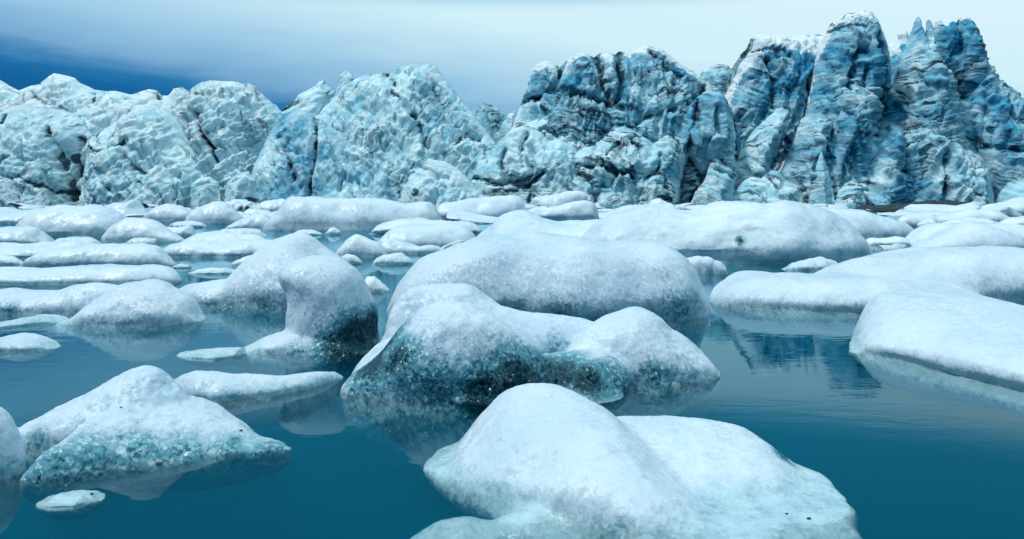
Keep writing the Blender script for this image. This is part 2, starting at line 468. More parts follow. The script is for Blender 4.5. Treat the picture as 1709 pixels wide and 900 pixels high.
def serac(name, D, T, R, lean, outline, ang=0.0, band=1.0, blue=0.2, white=0.2, dirt=0.3, cap=0.0, flute=0.6, rid=1.0, cracks=(), label=None, groove=0, cell=0.19, blues=(), stains_and_shade=()):
    V, Q, front, d = slab(outline, D, cell, T, R, lean, back=0.45, pw=1.5)
    me = mesh_from(name, V, Q)
    V = get_co(me); n = get_no(me)
    Dl = D + lean * np.clip(V[:, 2] / max(V[:, 2].max(), .1), 0, 1)
    px = CX + V[:, 0] * F / Dl; py = YH + (CH - V[:, 2]) * F / Dl          # outline coordinates of the block's own plane
    P2 = np.stack([px, py], -1); mpp = D / F
    p = V + np.array([0, D * 3.7, 0])
    ca, sa = math.cos(ang), math.sin(ang)
    zr = V[:, 2] * ca + V[:, 0] * sa; xr = V[:, 0] * ca - V[:, 2] * sa
    wq = fbm(p / 7.0, 3) ; wq2 = fbm(p / 5.0 + 40, 3)
    big = fbm(p / 9.0, 2) * .8
    ga, gb = (zr, xr) if groove else (xr, zr)
    q = np.stack([ga / 2.9 + wq * (.2 if groove else .35), p[:, 1] / 10.0, gb / (26.0 if groove else 19.0) + wq2 * .2], -1)
    fl = (np.abs(fbm(q, 5, .55)) * -2.8 + .8) * flute * (.75 if groove else 1.0)                        # flutes and gullies running along the block's grain
    # angular fracture blocks: tilted flat facets meeting in sharp steps
    cs = np.stack([xr / 3.6 + wq * .5, p[:, 1] / 4.5, zr / 4.6 + wq2 * .5], -1)
    c0 = np.floor(cs); bestd = np.full(len(p), 9e9); facet = np.zeros(len(p)); second = np.full(len(p), 9e9)
    for a in (-1, 0, 1):
        for b_ in (-1, 0, 1):
            for c_ in (-1, 0, 1):
                ic = (c0 + [a, b_, c_]).astype(np.int64) & 255
                h = PERM[PERM[PERM[ic[:, 0]] + ic[:, 1]] + ic[:, 2]]
                off = cs - (c0 + [a, b_, c_] + .5 + .42 * GR[h])
                dq = (off ** 2).sum(1)
                new = dq < bestd
                second = np.where(new, bestd, np.minimum(second, dq))
                facet = np.where(new, 1.1 * (off[:, 0] * GR[h][:, 1] + off[:, 2] * GR[h][:, 2]) + .55 * GR[h][:, 0], facet)
                bestd = np.where(new, dq, bestd)
    gap = np.sqrt(second) - np.sqrt(bestd)
    rg = (facet * .55 - .4 * np.exp(-(gap / .10) ** 2)) * rid
    st = zr + 1.1 * wq + .35 * wq2
    ledge = (((st / 2.1) % 1.0) * .30 + ((st / .8) % 1.0) * .10) * band
    fine = (.5 if groove else 1.0) * fbm(p / 0.8, 3, .6) * .13 + (-np.abs(fbm(p / 1.9, 3)) + .25) * (.0 if groove else .16)
    fine = fine + (fbm(np.stack([ga / .9, p[:, 1] / 4, gb / 9.0], -1), 3, .6) * .28 if groove else 0)
    disp = big + fl + rg + ledge
    edge = sstep(0, 3.5, d)
    amp = .07 + .93 * edge
    disp = disp * amp + fine * (.45 + .55 * edge)
    dirt_shade = np.zeros(len(V))
    pull = np.zeros(len(V))
    wob = fbm(p / 1.6, 3) * .5
    for (L, w, dep, dk) in cracks:
        ld = line_dist(P2, pline(L)) * mpp
        g = np.exp(-((ld + .6 * wob * w) / (.8 * w)) ** 2)
        pull += 1.5 * dep * g; dirt_shade = np.maximum(dirt_shade, dk * 1.15 * np.exp(-((ld + .8 * wob * w) / (w * .6)) ** 2) * (.45 + .75 * sstep(-.25, .35, fbm(p / 2.2 + 8, 3))))
    V2 = V + n * disp[:, None]
    V2[front, 1] += pull[front]
    set_co(me, V2)
    # trapped sediment: thin bands following the layering, in patches
    lay = 1 - np.abs(pn(np.stack([xr / 14, p[:, 1] / 14, st / 1.15], -1)))
    lay2 = 1 - np.abs(pn(np.stack([xr / 9 + 7, p[:, 1] / 9, st / .55], -1)))
    crz = np.exp(-(gap / .13) ** 2) * rid      # darker lines along creases of the blocks
    patch = sstep(-.35, .45, fbm(p / 9 + 91, 3)) 
    low = np.exp(-np.maximum(V[:, 2], 0) / 7.0)
    dv = dirt * (.95 * sstep(.86, .99, lay) + .65 * sstep(.84, .98, lay2)) * (.35 + .65 * patch) * band
    dv += dirt * .55 * crz * sstep(-.1, .5, fbm(p / 5 + 33, 3))
    dv += dirt * .45 * low * sstep(0, .6, fbm(p / 3 + 12, 4))
    for (sx, sy, rx, ry, k) in stains_and_shade:  # stains, plus the shade of the cave painted in as dark colour
        q2 = ((px - sx) / rx) ** 2 + ((py - sy) / ry) ** 2
        dirt_shade = np.maximum(dirt_shade, k * np.exp(-q2) * (.12 + 1.1 * sstep(-.25, .3, fbm(np.stack([xr / 3.2, p[:, 1] / 2, zr / .8], -1) + 3, 4))))
    attr(me, 'dirt', np.maximum(dirt_shade, dv)); attr(me, 'rough', np.full(len(V), .3 if groove else .85)); attr(me, 'layer', st); attr(me, 'along', xr); attr(me, 'stripe', np.full(len(V), min(1.0, .12 + dirt * band + .3 * groove)))  # the dirt value also carries the painted cave shade
    bv = np.full(len(V), blue) + .5 * blue * wq
    for (sx, sy, rx, ry, k) in blues:
        bv = np.maximum(bv, k * np.exp(-(((px - sx) / rx) ** 2 + ((py - sy) / ry) ** 2)))
    attr(me, 'blue', bv)
    nz = get_no(me)[:, 2]
    wv_ = np.full(len(V), white) + .2 * wq2
    if cap:
        bx = np.clip(((px - px.min()) / 4).astype(int), 0, 4000)
        topz = np.full(bx.max() + 1, -9.0); np.maximum.at(topz, bx, V[:, 2])
        drop = topz[bx] - V[:, 2] + .9 * wq
        wv_ = wv_ + 1.4 * sstep(cap, cap * .45, drop) * sstep(-.45, .1, nz)
    attr(me, 'white', wv_)
    o = link(name, me, GLACIER, glacier)
    o.matrix_parent_inverse = glacier.matrix_basis.inverted()
    if label: o['label'] = label
    return o

# --- left: white rounded cliffs
serac('ice_cliff', 152, 9, 9, 13.200000000000001, '-160,345 -150,120 -110,112 -60,120 -20,128 0,133 15,143 31,151 50,144 65,141 80,128 90,122 110,126 125,130 135,139 160,150 175,152 195,152 215,157 222,158 240,151 250,149 262,152 270,160 280,160 290,148 305,146 315,152 330,170 345,200 360,345',
      ang=.5, blue=.1, white=.55, dirt=.35, band=.5, flute=.5, cracks=[('160,160 167,172 172,178', .5, .8, .8), ('60,160 110,180 150,192', .5, .7, .5), ('262,158 275,180 270,200', .6, 1, .7), ('210,165 240,175', .5, .5, .5)])
serac('ice_cliff', 143, 9, 9, 11.0, '262,345 275,250 290,200 305,168 320,147 335,138 352,134 375,135 395,137 405,140 415,138 425,143 435,155 448,166 455,172 462,176 470,185 480,230 495,345',
      ang=.9, blue=.1, white=.45, dirt=.5, band=.6, flute=.9, cracks=[('348,195 355,210 362,228 372,240 385,255', .55, 1.6, 1.0), ('312,155 318,185 330,210 345,245 352,280', .7, 1.0, .55), ('395,215 410,235 425,255', .5, .6, .55), ('375,245 385,262 392,275', .5, .8, .8), ('352,165 366,180 378,190', .5, .6, .5), ('328,155 345,166', .5, .6, .8)])
serac('ice_buttress', 137, 7, 7, 11.0, '-150,345 -140,230 -100,195 -60,186 0,188 40,176 80,180 110,186 140,200 156,230 152,280 146,345',
      ang=-.7, blue=.15, white=.4, dirt=.55, band=.7, flute=.6, cracks=[('12,196 8,215 14,240', .6, 1.2, .9), ('100,222 108,240 118,262 122,285', .7, 1.2, .9), ('0,278 30,288 60,300 100,312 140,325', .45, .7, .9), ('60,205 72,250 70,300', .5, .7, .4), ('140,235 132,262 138,290 128,310 136,330', .8, 1.4, 1.0)], stains_and_shade=[(110, 290, 20, 30, .5), (20, 325, 60, 12, .6)])
serac('ice_buttress', 134, 7, 7, 11.0, '130,345 140,285 148,235 165,217 190,210 205,192 225,176 250,173 280,183 300,203 318,240 338,270 352,290 374,310 380,345',
      ang=.75, blue=.12, white=.42, dirt=.5, band=.6, flute=.5, cracks=[('215,185 205,210 198,245', .45, .6, .55), ('150,248 175,258 200,258 225,250 240,240', .45, 1.0, .85), ('240,248 262,262 278,275', .5, .6, .7), ('235,260 250,280 270,290', .5, .7, .8), ('313,295 314,320 314,345', .55, .9, .8), ('160,235 168,215 163,205', .6, 1.0, .9)], stains_and_shade=[(205, 285, 30, 20, .45), (230, 310, 35, 12, .4)])
serac('ice_block', 131, 4, 4, 3.2, '138,345 148,320 158,290 180,275 215,266 245,281 280,287 305,302 318,345', ang=.7, blue=.15, white=.3, dirt=.6, band=.7, flute=.4, cracks=[('215,290 235,305 262,318 275,330', .4, .6, .8), ('180,300 200,318', .4, .5, .6)])
serac('ice_block', 130, 3, 3, 2.4000000000000004, '312,345 318,310 330,298 350,295 365,305 374,345', blue=.15, white=.35, dirt=.4, flute=.4)
serac('ice_block', 130, 3, 3, 2.4000000000000004, '369,345 378,305 395,290 415,285 427,300 436,345', blue=.2, white=.35, dirt=.4, flute=.4, stains_and_shade=[(370, 335, 6, 14, 1.0), (420, 335, 14, 8, .9)])
# --- the white pyramid left of centre
serac('ice_peak', 152, 6, 6, 6.6000000000000005, '440,345 455,230 470,186 480,175 495,165 498,158 510,152 520,147 528,142 532,137 540,134 545,140 550,146 560,152 575,180 590,240 600,345', ang=-.6, blue=.25, white=.3, dirt=.7, band=.6, cracks=[('470,184 485,178 500,172', .8, .5, 1.0), ('555,170 562,182', 1.0, .5, 1.0)], groove=1, rid=.2)
serac('ice_peak', 141, 11, 13, 17.6, '400,345 425,270 440,235 455,205 468,188 480,184 500,184 515,195 530,188 545,174 558,160 563,140 567,124 577,118 588,125 592,133 600,129 612,124 640,122 655,121 668,112 680,109 695,107 703,104 715,107 728,112 738,125 748,140 760,155 775,172 790,190 805,208 818,225 835,250 860,290 880,345',
      ang=-.85, blue=.2, white=.3, dirt=.5, band=.8, flute=.7, label='pale pyramid of ice with a long dark crack down its right flank',
      cracks=[('660,165 680,180 700,200 712,222 725,245', .6, 1.2, .8), ('695,130 697,160', .5, .8, .5), ('645,125 660,138', .6, .6, .9), ('720,155 745,185 770,215', .5, .7, .5), ('560,172 590,190 620,215', .6, .5, .3), ('765,245 780,225 800,235', .8, 1, .8)], stains_and_shade=[(575, 172, 20, 12, .7), (720, 178, 18, 8, .6), (660, 270, 30, 22, .4), (570, 165, 8, 10, .8)], blues=[(700, 150, 10, 30, .6)])
serac('ice_wall', 134, 6, 8, 8.8, '405,345 422,280 442,238 458,207 472,190 490,183 505,184 520,194 540,202 560,217 590,232 620,247 650,260 682,278 708,303 722,345',
      ang=-.5, blue=.45, white=.1, dirt=.35, band=.4, flute=.7, cracks=[('528,200 530,225 534,260 532,300 528,345', .45, 1.5, 1.0), ('473,235 485,258 497,272 505,300', .5, 1.0, .9), ('585,235 583,260 585,290 578,315', .4, .9, .9), ('470,275 475,300', .4, .7, .7), ('515,205 520,225', .5, .5, .3), ('605,220 602,235', .4, .6, .7), ('590,300 604,308', .6, .7, .8)], stains_and_shade=[(665, 290, 20, 16, .4), (560, 265, 14, 10, .35)], blues=[(505, 215, 12, 40, .7), (655, 320, 22, 30, .6)])
serac('ice_block', 130, 4, 5, 4.800000000000001, '660,345 672,310 690,285 715,265 745,270 770,285 785,300 800,320 812,345', ang=.3, blue=.15, white=.4, dirt=.4, band=.6, flute=.4, cracks=[('690,275 730,290 750,297', .4, .6, .6)], stains_and_shade=[(700, 324, 8, 7, 1.0)])
# --- the low gap
serac('ice_block', 168, 5, 6, 3.2, '760,345 780,195 795,179 808,172 820,175 832,182 845,195 870,220 900,345', blue=.3, white=.1, dirt=.75, band=1, stains_and_shade=[(822, 205, 14, 24, 1.0)])
serac('ice_block', 150, 4, 4, 3.2, '828,345 836,210 848,190 858,184 868,200 880,260 890,345', blue=.3, white=.2, dirt=.6, stains_and_shade=[(815, 210, 20, 25, .9)])
# --- the banded centre massif
serac('ice_massif', 144, 10, 11, 7, '808,345 835,262 850,222 862,196 870,172 877,150 882,130 888,113 900,104 915,101 925,107 935,113 945,100 955,92 975,89 985,94 992,97 1000,90 1015,88 1025,91 1033,85 1042,87 1050,94 1056,84 1065,80 1075,76 1090,78 1100,80 1115,90 1130,103 1145,112 1160,122 1172,135 1187,143 1197,165 1204,205 1214,345',
      ang=.18, blue=.5, white=.15, dirt=.75, band=1.0, flute=.8, cap=2.0, label='broad banded ice massif with deep clefts in its crown',
      cracks=[('938,106 933,130 920,150 906,162 892,172', .7, 2.0, .8), ('994,95 1000,130 1001,155 1010,176', .8, 2.6, 1.0), ('1034,86 1030,120 1031,150 1022,175', .8, 2.6, 1.0), ('868,172 890,163 930,155 945,158 975,170 1005,182 1028,190', .8, 1.6, .9), ('1085,92 1105,105 1118,122 1132,132', .8, 1.6, 1.0), ('1050,215 1080,200 1110,190', .6, 1, .7), ('1172,150 1160,180 1155,205', 1.0, 1.8, .9)],
      blues=[(960, 140, 50, 26, .75), (1030, 150, 12, 40, .9), (1075, 160, 40, 35, .6), (890, 140, 12, 30, .7)], stains_and_shade=[(912, 185, 12, 10, .8), (1145, 316, 18, 34, 1.3)])  # last patch paints the dark of the cave onto the massif
serac('ice_block', 137, 6, 7, 6.4, '812,345 832,280 848,232 860,214 880,206 905,196 930,192 962,188 1000,196 1030,190 1062,200 1082,196 1110,190 1140,200 1152,225 1158,345', ang=.15, blue=.3, white=.15, dirt=.75, band=1.2, flute=.5, rid=1.3, cracks=[('850,245 885,235 930,230 975,236 1000,225', .5, .9, .9), ('905,175 912,195', .7, 1, .9), ('1015,255 1025,240 1040,228', .5, 1.0, .9), ('935,275 970,262 985,240', .4, .8, .7)], stains_and_shade=[(1060, 245, 12, 14, 1.0), (925, 228, 30, 8, .7), (1145, 316, 18, 34, 1.3)])  # last patch is cave shade put into the colour
serac('ice_block', 132, 5, 6, 4.800000000000001, '775,345 788,300 798,268 818,252 842,228 856,213 872,211 888,214 906,222 916,234 936,232 956,242 972,262 988,300 994,345', ang=-.1, blue=.25, white=.3, dirt=.6, band=.7, flute=.5, rid=1.3, cracks=[('845,255 835,275 845,300', .7, 1.4, 1.0), ('880,225 868,250 872,280', .5, 1.0, .6), ('760,292 800,300 830,310 850,305', .5, .8, .9), ('905,290 880,310', .4, .8, .8)], stains_and_shade=[(770, 285, 22, 14, 1.0), (815, 298, 26, 8, .9), (860, 318, 30, 6, .9)])
serac('ice_block', 131, 5, 6, 4.800000000000001, '888,345 905,302 928,290 948,266 975,246 1000,236 1022,216 1042,211 1070,226 1090,240 1112,226 1132,232 1144,262 1136,305 1126,345', ang=.35, blue=.25, white=.15, dirt=.75, band=1.1, flute=.5, rid=1.4, cracks=[('960,280 990,278 1020,285 1050,295', .5, .9, .9), ('1010,260 1030,240', .5, .9, .9), ('1050,236 1062,252', .6, 1.4, 1.0), ('1070,300 1095,280 1100,262', .5, .9, .9), ('940,310 965,290', .4, .7, .8)], stains_and_shade=[(1060, 245, 12, 12, 1.0), (1050, 290, 30, 12, .7), (1000, 325, 30, 12, .6)])
serac('ice_block', 128, 3, 4, 2.4000000000000004, '872,345 888,322 905,305 925,296 942,304 954,318 962,345', ang=.2, blue=.15, white=.35, dirt=.5, flute=.4)
serac('ice_block', 128, 3, 4, 2.4000000000000004, '972,345 985,322 1000,306 1022,300 1050,306 1072,320 1086,345', ang=.3, blue=.2, white=.2, dirt=.75, band=1.2, flute=.4)
serac('ice_pillar', 135, 5, 5, 4, '1076,345 1092,300 1108,262 1120,226 1136,210 1150,182 1164,162 1180,151 1200,153 1214,168 1222,190 1228,230 1216,262 1198,285 1170,292 1150,262 1140,290 1126,345', ang=.3, blue=.5, white=.06, dirt=.55, band=1, flute=1.0, cracks=[('1165,175 1160,210 1145,250', .8, 1.6, .8), ('1190,185 1188,225', .6, 1.2, .8), ('1120,240 1112,280', .5, 1, .8)], blues=[(1130, 290, 14, 40, .8), (1200, 220, 12, 40, .7)], stains_and_shade=[(1146, 316, 16, 34, 1.3)], rid=.5)  # dark patch here is painted shade of the cave
# --- right of centre
serac('ice_block', 165, 4, 5, 3.2, '1150,345 1162,140 1172,118 1185,112 1200,107 1215,109 1225,120 1245,345', blue=.25, white=.1, dirt=.8, band=1)
serac('ice_massif', 149, 9, 9, 6, '1180,345 1194,200 1205,166 1215,140 1228,106 1240,88 1250,78 1252,66 1262,58 1275,56 1300,57 1320,60 1345,60 1365,57 1380,54 1400,60 1412,345', ang=.5, blue=.6, white=.05, dirt=.55, band=1, flute=.9, cap=6.0, label='blue serac under a flat white snow cap',
      cracks=[('1252,75 1235,100 1220,125 1208,150', 1.0, 1.8, .8), ('1270,110 1272,140 1270,190', .6, 1.6, .9), ('1255,90 1280,92 1300,105 1312,125', .5, .7, .8), ('1330,135 1332,165', .6, 1.4, .9)], blues=[(1320, 115, 40, 30, 1.0), (1290, 150, 25, 40, .8), (1225, 120, 14, 35, .7)])
serac('ice_pillar', 138, 5, 5, 4, '1156,345 1164,275 1178,218 1186,172 1194,154 1208,156 1220,180 1228,203 1238,245 1242,290 1238,345', ang=.1, blue=.45, white=.06, dirt=.55, band=1, flute=1.2, cracks=[('1222,190 1226,230 1230,270', .7, 1.6, .8), ('1205,180 1203,230', .6, 1.2, .6)], blues=[(1232, 230, 14, 50, .8)], rid=.5)
serac('ice_pillar', 136, 5, 5, 4, '1208,345 1222,285 1240,242 1260,216 1280,196 1305,181 1319,185 1316,215 1302,245 1292,272 1284,305 1276,345', ang=-.4, blue=.35, white=.25, dirt=.55, band=.8, flute=.8, cracks=[('1290,280 1300,260 1310,235', .8, 1.6, 1.0)], stains_and_shade=[(1322, 200, 10, 22, 1.0), (1260, 255, 20, 8, .7), (1300, 270, 8, 14, 1.0)], rid=.5)
serac('ice_block', 130, 4, 4, 3.2, '1144,345 1160,322 1176,302 1186,272 1190,264 1198,264 1206,274 1218,280 1230,292 1226,312 1242,345', ang=.5, blue=.2, white=.2, dirt=.75, band=1.1, flute=.5, rid=1.3, cracks=[('1195,285 1220,295 1228,300', .5, 1, .9)])
# --- the great tower
serac('ice_tower', 141, 9, 8, 6, '1262,345 1284,300 1302,275 1320,245 1332,215 1342,195 1350,160 1357,122 1362,92 1372,70 1380,52 1388,38 1400,28 1420,20 1440,16 1455,20 1465,32 1475,55 1482,80 1488,112 1488,145 1484,175 1480,215 1470,260 1460,300 1455,345', ang=-.12, blue=.6, white=.04, dirt=.55, band=1.1, flute=.9, cap=2.5, label='tall round-topped ice tower with a blue hollow in its side',
      cracks=[('1416,90 1406,120 1398,150', 1.1, 2.2, .5), ('1420,125 1412,155', .8, 1.6, .7), ('1452,75 1456,110 1460,140 1452,175', 1.6, 3.0, .45), ('1480,150 1462,190 1448,215', 1.6, 2.4, .8), ('1385,55 1400,52 1420,55 1440,58 1448,70', .5, .6, .9)], blues=[(1462, 150, 28, 50, 1.2), (1410, 110, 26, 30, .8), (1370, 100, 14, 30, .7)], stains_and_shade=[(1400, 40, 16, 12, .5), (1380, 155, 22, 10, .6)])
serac('ice_pillar', 135, 5, 5, 4, '1280,345 1300,292 1322,242 1336,202 1350,189 1372,190 1392,202 1386,242 1376,282 1372,345', ang=-.1, blue=.45, white=.06, dirt=.55, band=1, flute=1.0, cracks=[('1392,210 1380,250 1374,275', .7, 1.4, .9)], stains_and_shade=[(1350, 265, 20, 8, .7)], rid=.5)
serac('ice_pillar', 134, 5, 5, 4, '1364,345 1372,292 1386,242 1396,207 1406,178 1420,161 1436,168 1444,195 1438,222 1424,252 1408,282 1394,345', ang=-.1, blue=.45, white=.04, dirt=.55, band=1, flute=1.0, stains_and_shade=[(1415, 222, 18, 6, .6), (1412, 275, 16, 8, .7)], rid=.5)
serac('ice_massif', 158, 5, 6, 4, '1455,345 1468,105 1478,76 1490,72 1500,68 1497,58 1503,50 1514,51 1520,68 1532,80 1545,345', blue=.6, white=.2, dirt=.2, cap=4, rid=.5)
# --- the spires
serac('ice_spire', 140, 8, 6, 7, '1396,345 1412,305 1432,262 1455,217 1475,172 1490,141 1500,111 1508,86 1515,66 1522,48 1527,34 1532,28 1537,33 1540,50 1543,62 1545,46 1546,36 1550,32 1555,39 1560,55 1562,77 1566,100 1576,115 1586,130 1593,165 1602,200 1612,250 1622,345', ang=-.06, blue=.5, white=.08, dirt=.55, band=1.5, flute=.6, cell=.17, label='striped ice spire ending in two thin fingers',
      cracks=[('1500,125 1492,145 1505,175', .6, 1.0, .6), ('1480,170 1460,215 1440,250', 1.0, 1.6, .7)], blues=[(1480, 180, 18, 50, .9), (1530, 60, 20, 30, .8)])
serac('ice_spire', 145, 9, 8, 7, '1530,345 1552,205 1558,120 1557,50 1561,36 1567,31 1573,37 1579,32 1588,34 1595,40 1600,32 1608,27 1618,30 1625,38 1632,55 1640,75 1648,100 1655,115 1665,130 1675,138 1690,146 1705,155 1730,175 1770,205 1820,345', ang=.35, blue=.6, white=.06, dirt=.55, band=1.3, flute=.9, cap=1.2, label='broad blue ice spire with a notched crest',
      cracks=[('1563,105 1580,120 1590,135 1592,165', 1.3, 2.6, .9), ('1596,42 1590,70 1582,95', .9, 2.0, .3), ('1636,58 1640,110', .6, 1.2, .9), ('1665,160 1690,190 1709,215', .7, 1, .8), ('1637,175 1634,215', .6, 1.4, .9)], blues=[(1580, 70, 22, 45, 1.2), (1610, 60, 14, 20, .9)])
serac('ice_pillar', 134, 5, 5, 4, '1408,345 1422,318 1440,290 1456,252 1470,218 1490,206 1508,216 1513,245 1511,300 1503,345', ang=-.5, blue=.45, white=.04, dirt=.55, band=1.1, flute=1.1, cracks=[('1512,225 1508,260 1509,300 1500,345', .8, 1.8, 1.0)], stains_and_shade=[(1430, 320, 16, 10, .7)], blues=[(1495, 310, 10, 40, .8)], rid=.5)
serac('ice_pillar', 133, 5, 6, 5, '1500,345 1512,302 1516,240 1524,212 1540,205 1562,212 1580,222 1600,232 1616,250 1630,270 1645,290 1655,345', ang=.5, blue=.45, white=.04, dirt=.55, band=1.1, flute=.7, cracks=[('1560,260 1562,300 1556,345', .6, 1.2, .9)], stains_and_shade=[(1595, 230, 14, 8, .7), (1545, 245, 10, 7, .8), (1558, 310, 8, 26, .8)], rid=.5)
serac('ice_block', 131, 4, 5, 4.800000000000001, '1552,345 1562,300 1575,262 1590,248 1612,244 1636,258 1652,282 1662,345', ang=.35, blue=.25, white=.15, dirt=.5, band=1.2, flute=.4)
serac('ice_pillar', 137, 5, 6, 4, '1620,345 1632,262 1636,205 1650,182 1680,186 1709,202 1745,212 1810,345', ang=.3, blue=.5, white=.06, dirt=.55, band=1.4, flute=.5, cracks=[('1640,245 1665,252 1690,256 1709,262', .6, 1.2, 1.0), ('1640,210 1636,240', .6, 1, .9)], blues=[(1665, 215, 22, 20, .9)], rid=.5)
serac('ice_block', 131, 4, 5, 4.800000000000001, '1655,345 1668,320 1690,296 1715,276 1750,290 1800,345', ang=.6, blue=.3, white=.2, dirt=.5, band=1, cracks=[('1660,330 1680,300 1700,280', .5, 1, 1.0)])
# --- rubble along the foot, right half
serac('ice_block', 129, 3, 4, 3.2, '1212,345 1226,322 1240,302 1256,294 1270,298 1286,284 1300,286 1312,300 1334,312 1346,345', ang=.5, blue=.15, white=.35, dirt=.7, band=.8, flute=.5, rid=1.2, cracks=[('1280,290 1292,315 1300,335', .5, 1, .8)])
serac('ice_block', 130, 3, 4, 3.2, '1348,345 1355,305 1364,268 1371,252 1378,268 1386,296 1400,345', blue=.25, white=.2, dirt=.8, flute=.6)
serac('ice_block', 129, 3, 4, 3.2, '1388,345 1398,318 1410,306 1424,302 1440,310 1450,345', blue=.2, white=.2, dirt=.8, flute=.6)

# the ice field behind the front
def plateau():
    nx, ny = 120, 40
    xs = np.linspace(-150, 170, nx); ys = np.linspace(150, 420, ny)
    X, Y = np.meshgrid(xs, ys, indexing='ij')
    p = np.stack([X.ravel() / 14, Y.ravel() / 14, 0 * X.ravel()], -1)
    Z = 8 + 2.2 * ridged(p, 4) + (X.ravel() > 40) * 1.0
    Z = np.where((X.ravel() < -145) | (X.ravel() > 165) | (Y.ravel() > 412) , -2, Z)
    V = np.stack([X.ravel(), Y.ravel(), Z], -1)
    i, j = np.meshgrid(np.arange(nx - 1), np.arange(ny - 1), indexing='ij')
    a = (i * ny + j).ravel()
    Q = np.stack([a, a + ny, a + ny + 1, a + 1], -1)
    me = mesh_from('ice_field', V, Q)
    attr(me, 'white', np.full(len(V), .5)); attr(me, 'dirt', .3 * sstep(0, .6, fbm(p * 2, 3))); attr(me, 'blue', np.full(len(V), .1))
    o = link('ice_field', me, GLACIER, glacier); o.matrix_parent_inverse = glacier.matrix_basis.inverted()
plateau()

# ------------------------------------------------------------------ floating ice: every floe and berg is a thing of its own
def finish(name, V, faces_me, mat, amp, seed, near, spots=(), grit=(), fine=1.0):
    me = faces_me
    V = get_co(me); n = get_no(me)
    size = max(V[:, 2].max(), .08)
    wid = max(V[:, 0].max() - V[:, 0].min(), .1)
    s = min(max(size, .1), .35 * wid)
    p = V + seed * 3.1
    d = fbm(p / (1.5 * s), 3) * .16 * s * amp
    d += (-np.abs(fbm(p / (.55 * s), 3)) + .25) * .035 * s * amp
    if near:
        d += fbm(p / .09, 3, .6) * .003 * fine + (-np.abs(pn(p / .05)) + .3) * .004 * fine
    V2 = V + n * d[:, None]
    set_co(me, V2); V = V2
    px = CX + F * V[:, 0] / V[:, 1]; py = YH + F * (CH - V[:, 2]) / V[:, 1]
    def region(L):
        r = np.zeros(len(V))
        for (sx, sy, rp, k) in L:
            q = np.hypot(px - sx, py - sy)
            c = np.nonzero(q < max(8, q.min() + 3))[0]
            c = c[np.argmin(V[c, 1])]
            rad = rp * V[c, 1] / F
            r = np.maximum(r, k * np.exp(-(((V - V[c]) / rad) ** 2).sum(1)))
        return r
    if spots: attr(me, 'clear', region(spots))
    if grit: attr(me, 'dirt', region(grit))
    org = np.array([V[:, 0].mean(), V[:, 1].mean(), 0])
    set_co(me, V - org)
    o = link(name, me, mat); o.location = org
    return o

SEED = [0]
def floe(label, lobes, name='ice_floe', cat='ice floe', near=False, amp=1.0, spots=(), grit=(), voxel=None, group=None, extra=(), smooth=5, fine=1.0):
    SEED[0] += 1
    S = []
    for L in lobes:
        kw = dict(L[2]) if len(L) > 2 else {}
        S.append(lobe(L[0], L[1], **kw))
    if len(S) == 1 and not extra and not voxel:
        V, T = shell_tri(S[0]); me = mesh_from(name, V, T)
    else:
        parts = []
        for s in S:
            V, (Q, T) = s
            parts.append((V, np.concatenate([Q, T[:, [0, 1, 2, 2]]])) )
        parts = [(V, np.concatenate([Q[:, [0, 1, 2]], Q[:, [0, 2, 3]]])) for V, Q in parts]
        parts = [(V, T[(T[:, 0] != T[:, 1]) & (T[:, 1] != T[:, 2]) & (T[:, 0] != T[:, 2])]) for V, T in parts]
        for e in extra:
            V, Q = e[0], e[1]
            parts.append((V, np.concatenate([Q[:, [0, 1, 2]], Q[:, [0, 2, 3]]])))
        if voxel is None:
            D = np.mean([V[:, 1].mean() for V, _ in parts]); voxel = max(.02, D / F * 2.6)
        me = remesh(parts, voxel, smooth)
        me.name = name
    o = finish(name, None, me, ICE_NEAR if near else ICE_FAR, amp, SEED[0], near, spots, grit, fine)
    return tag(o, label, cat, group)

K = dict
# ---- foreground
floe('large smooth white berg closest to the camera, sloping down under the water on its right', [
    ('700,778 722,766 745,740 770,715 800,690 822,670 848,650 880,643 920,643 960,651 1000,668 1040,694 1100,742 1160,780 1220,800 1290,808 1350,812 1395,824 1420,846', '700,780 760,812 850,850 950,885 1050,915 1200,925 1330,890 1420,846', K(depth=.66, e=1.75, skew=.45, n=100, m=70, under=.9)),
    ('900,815 950,742 1000,708 1040,699 1100,699 1180,700 1240,702 1270,711 1295,725 1315,744 1345,779', 850, K(depth=.8, e=1.6, skew=.5, under=1.2)),
    ('640,830 680,775 730,748 790,742 860,770 960,830 1000,880', 915, K(depth=.6, e=2.0, dz=-.37)),
    ('757,846 800,818 850,797 890,794 940,818 1000,858', 895, K(depth=.55, e=2.0, dz=-.175)),
    ('1200,870 1280,790 1360,765 1430,785 1475,850', 905, K(depth=.6, e=2.0, dz=-.26)),
  ], name='iceberg', cat='iceberg', near=True, amp=.5, voxel=.016, smooth=50, fine=.8,
  spots=[(1318, 742, 24, .8), (1010, 885, 50, .3), (1130, 870, 70, .22), (1250, 850, 60, .15)])
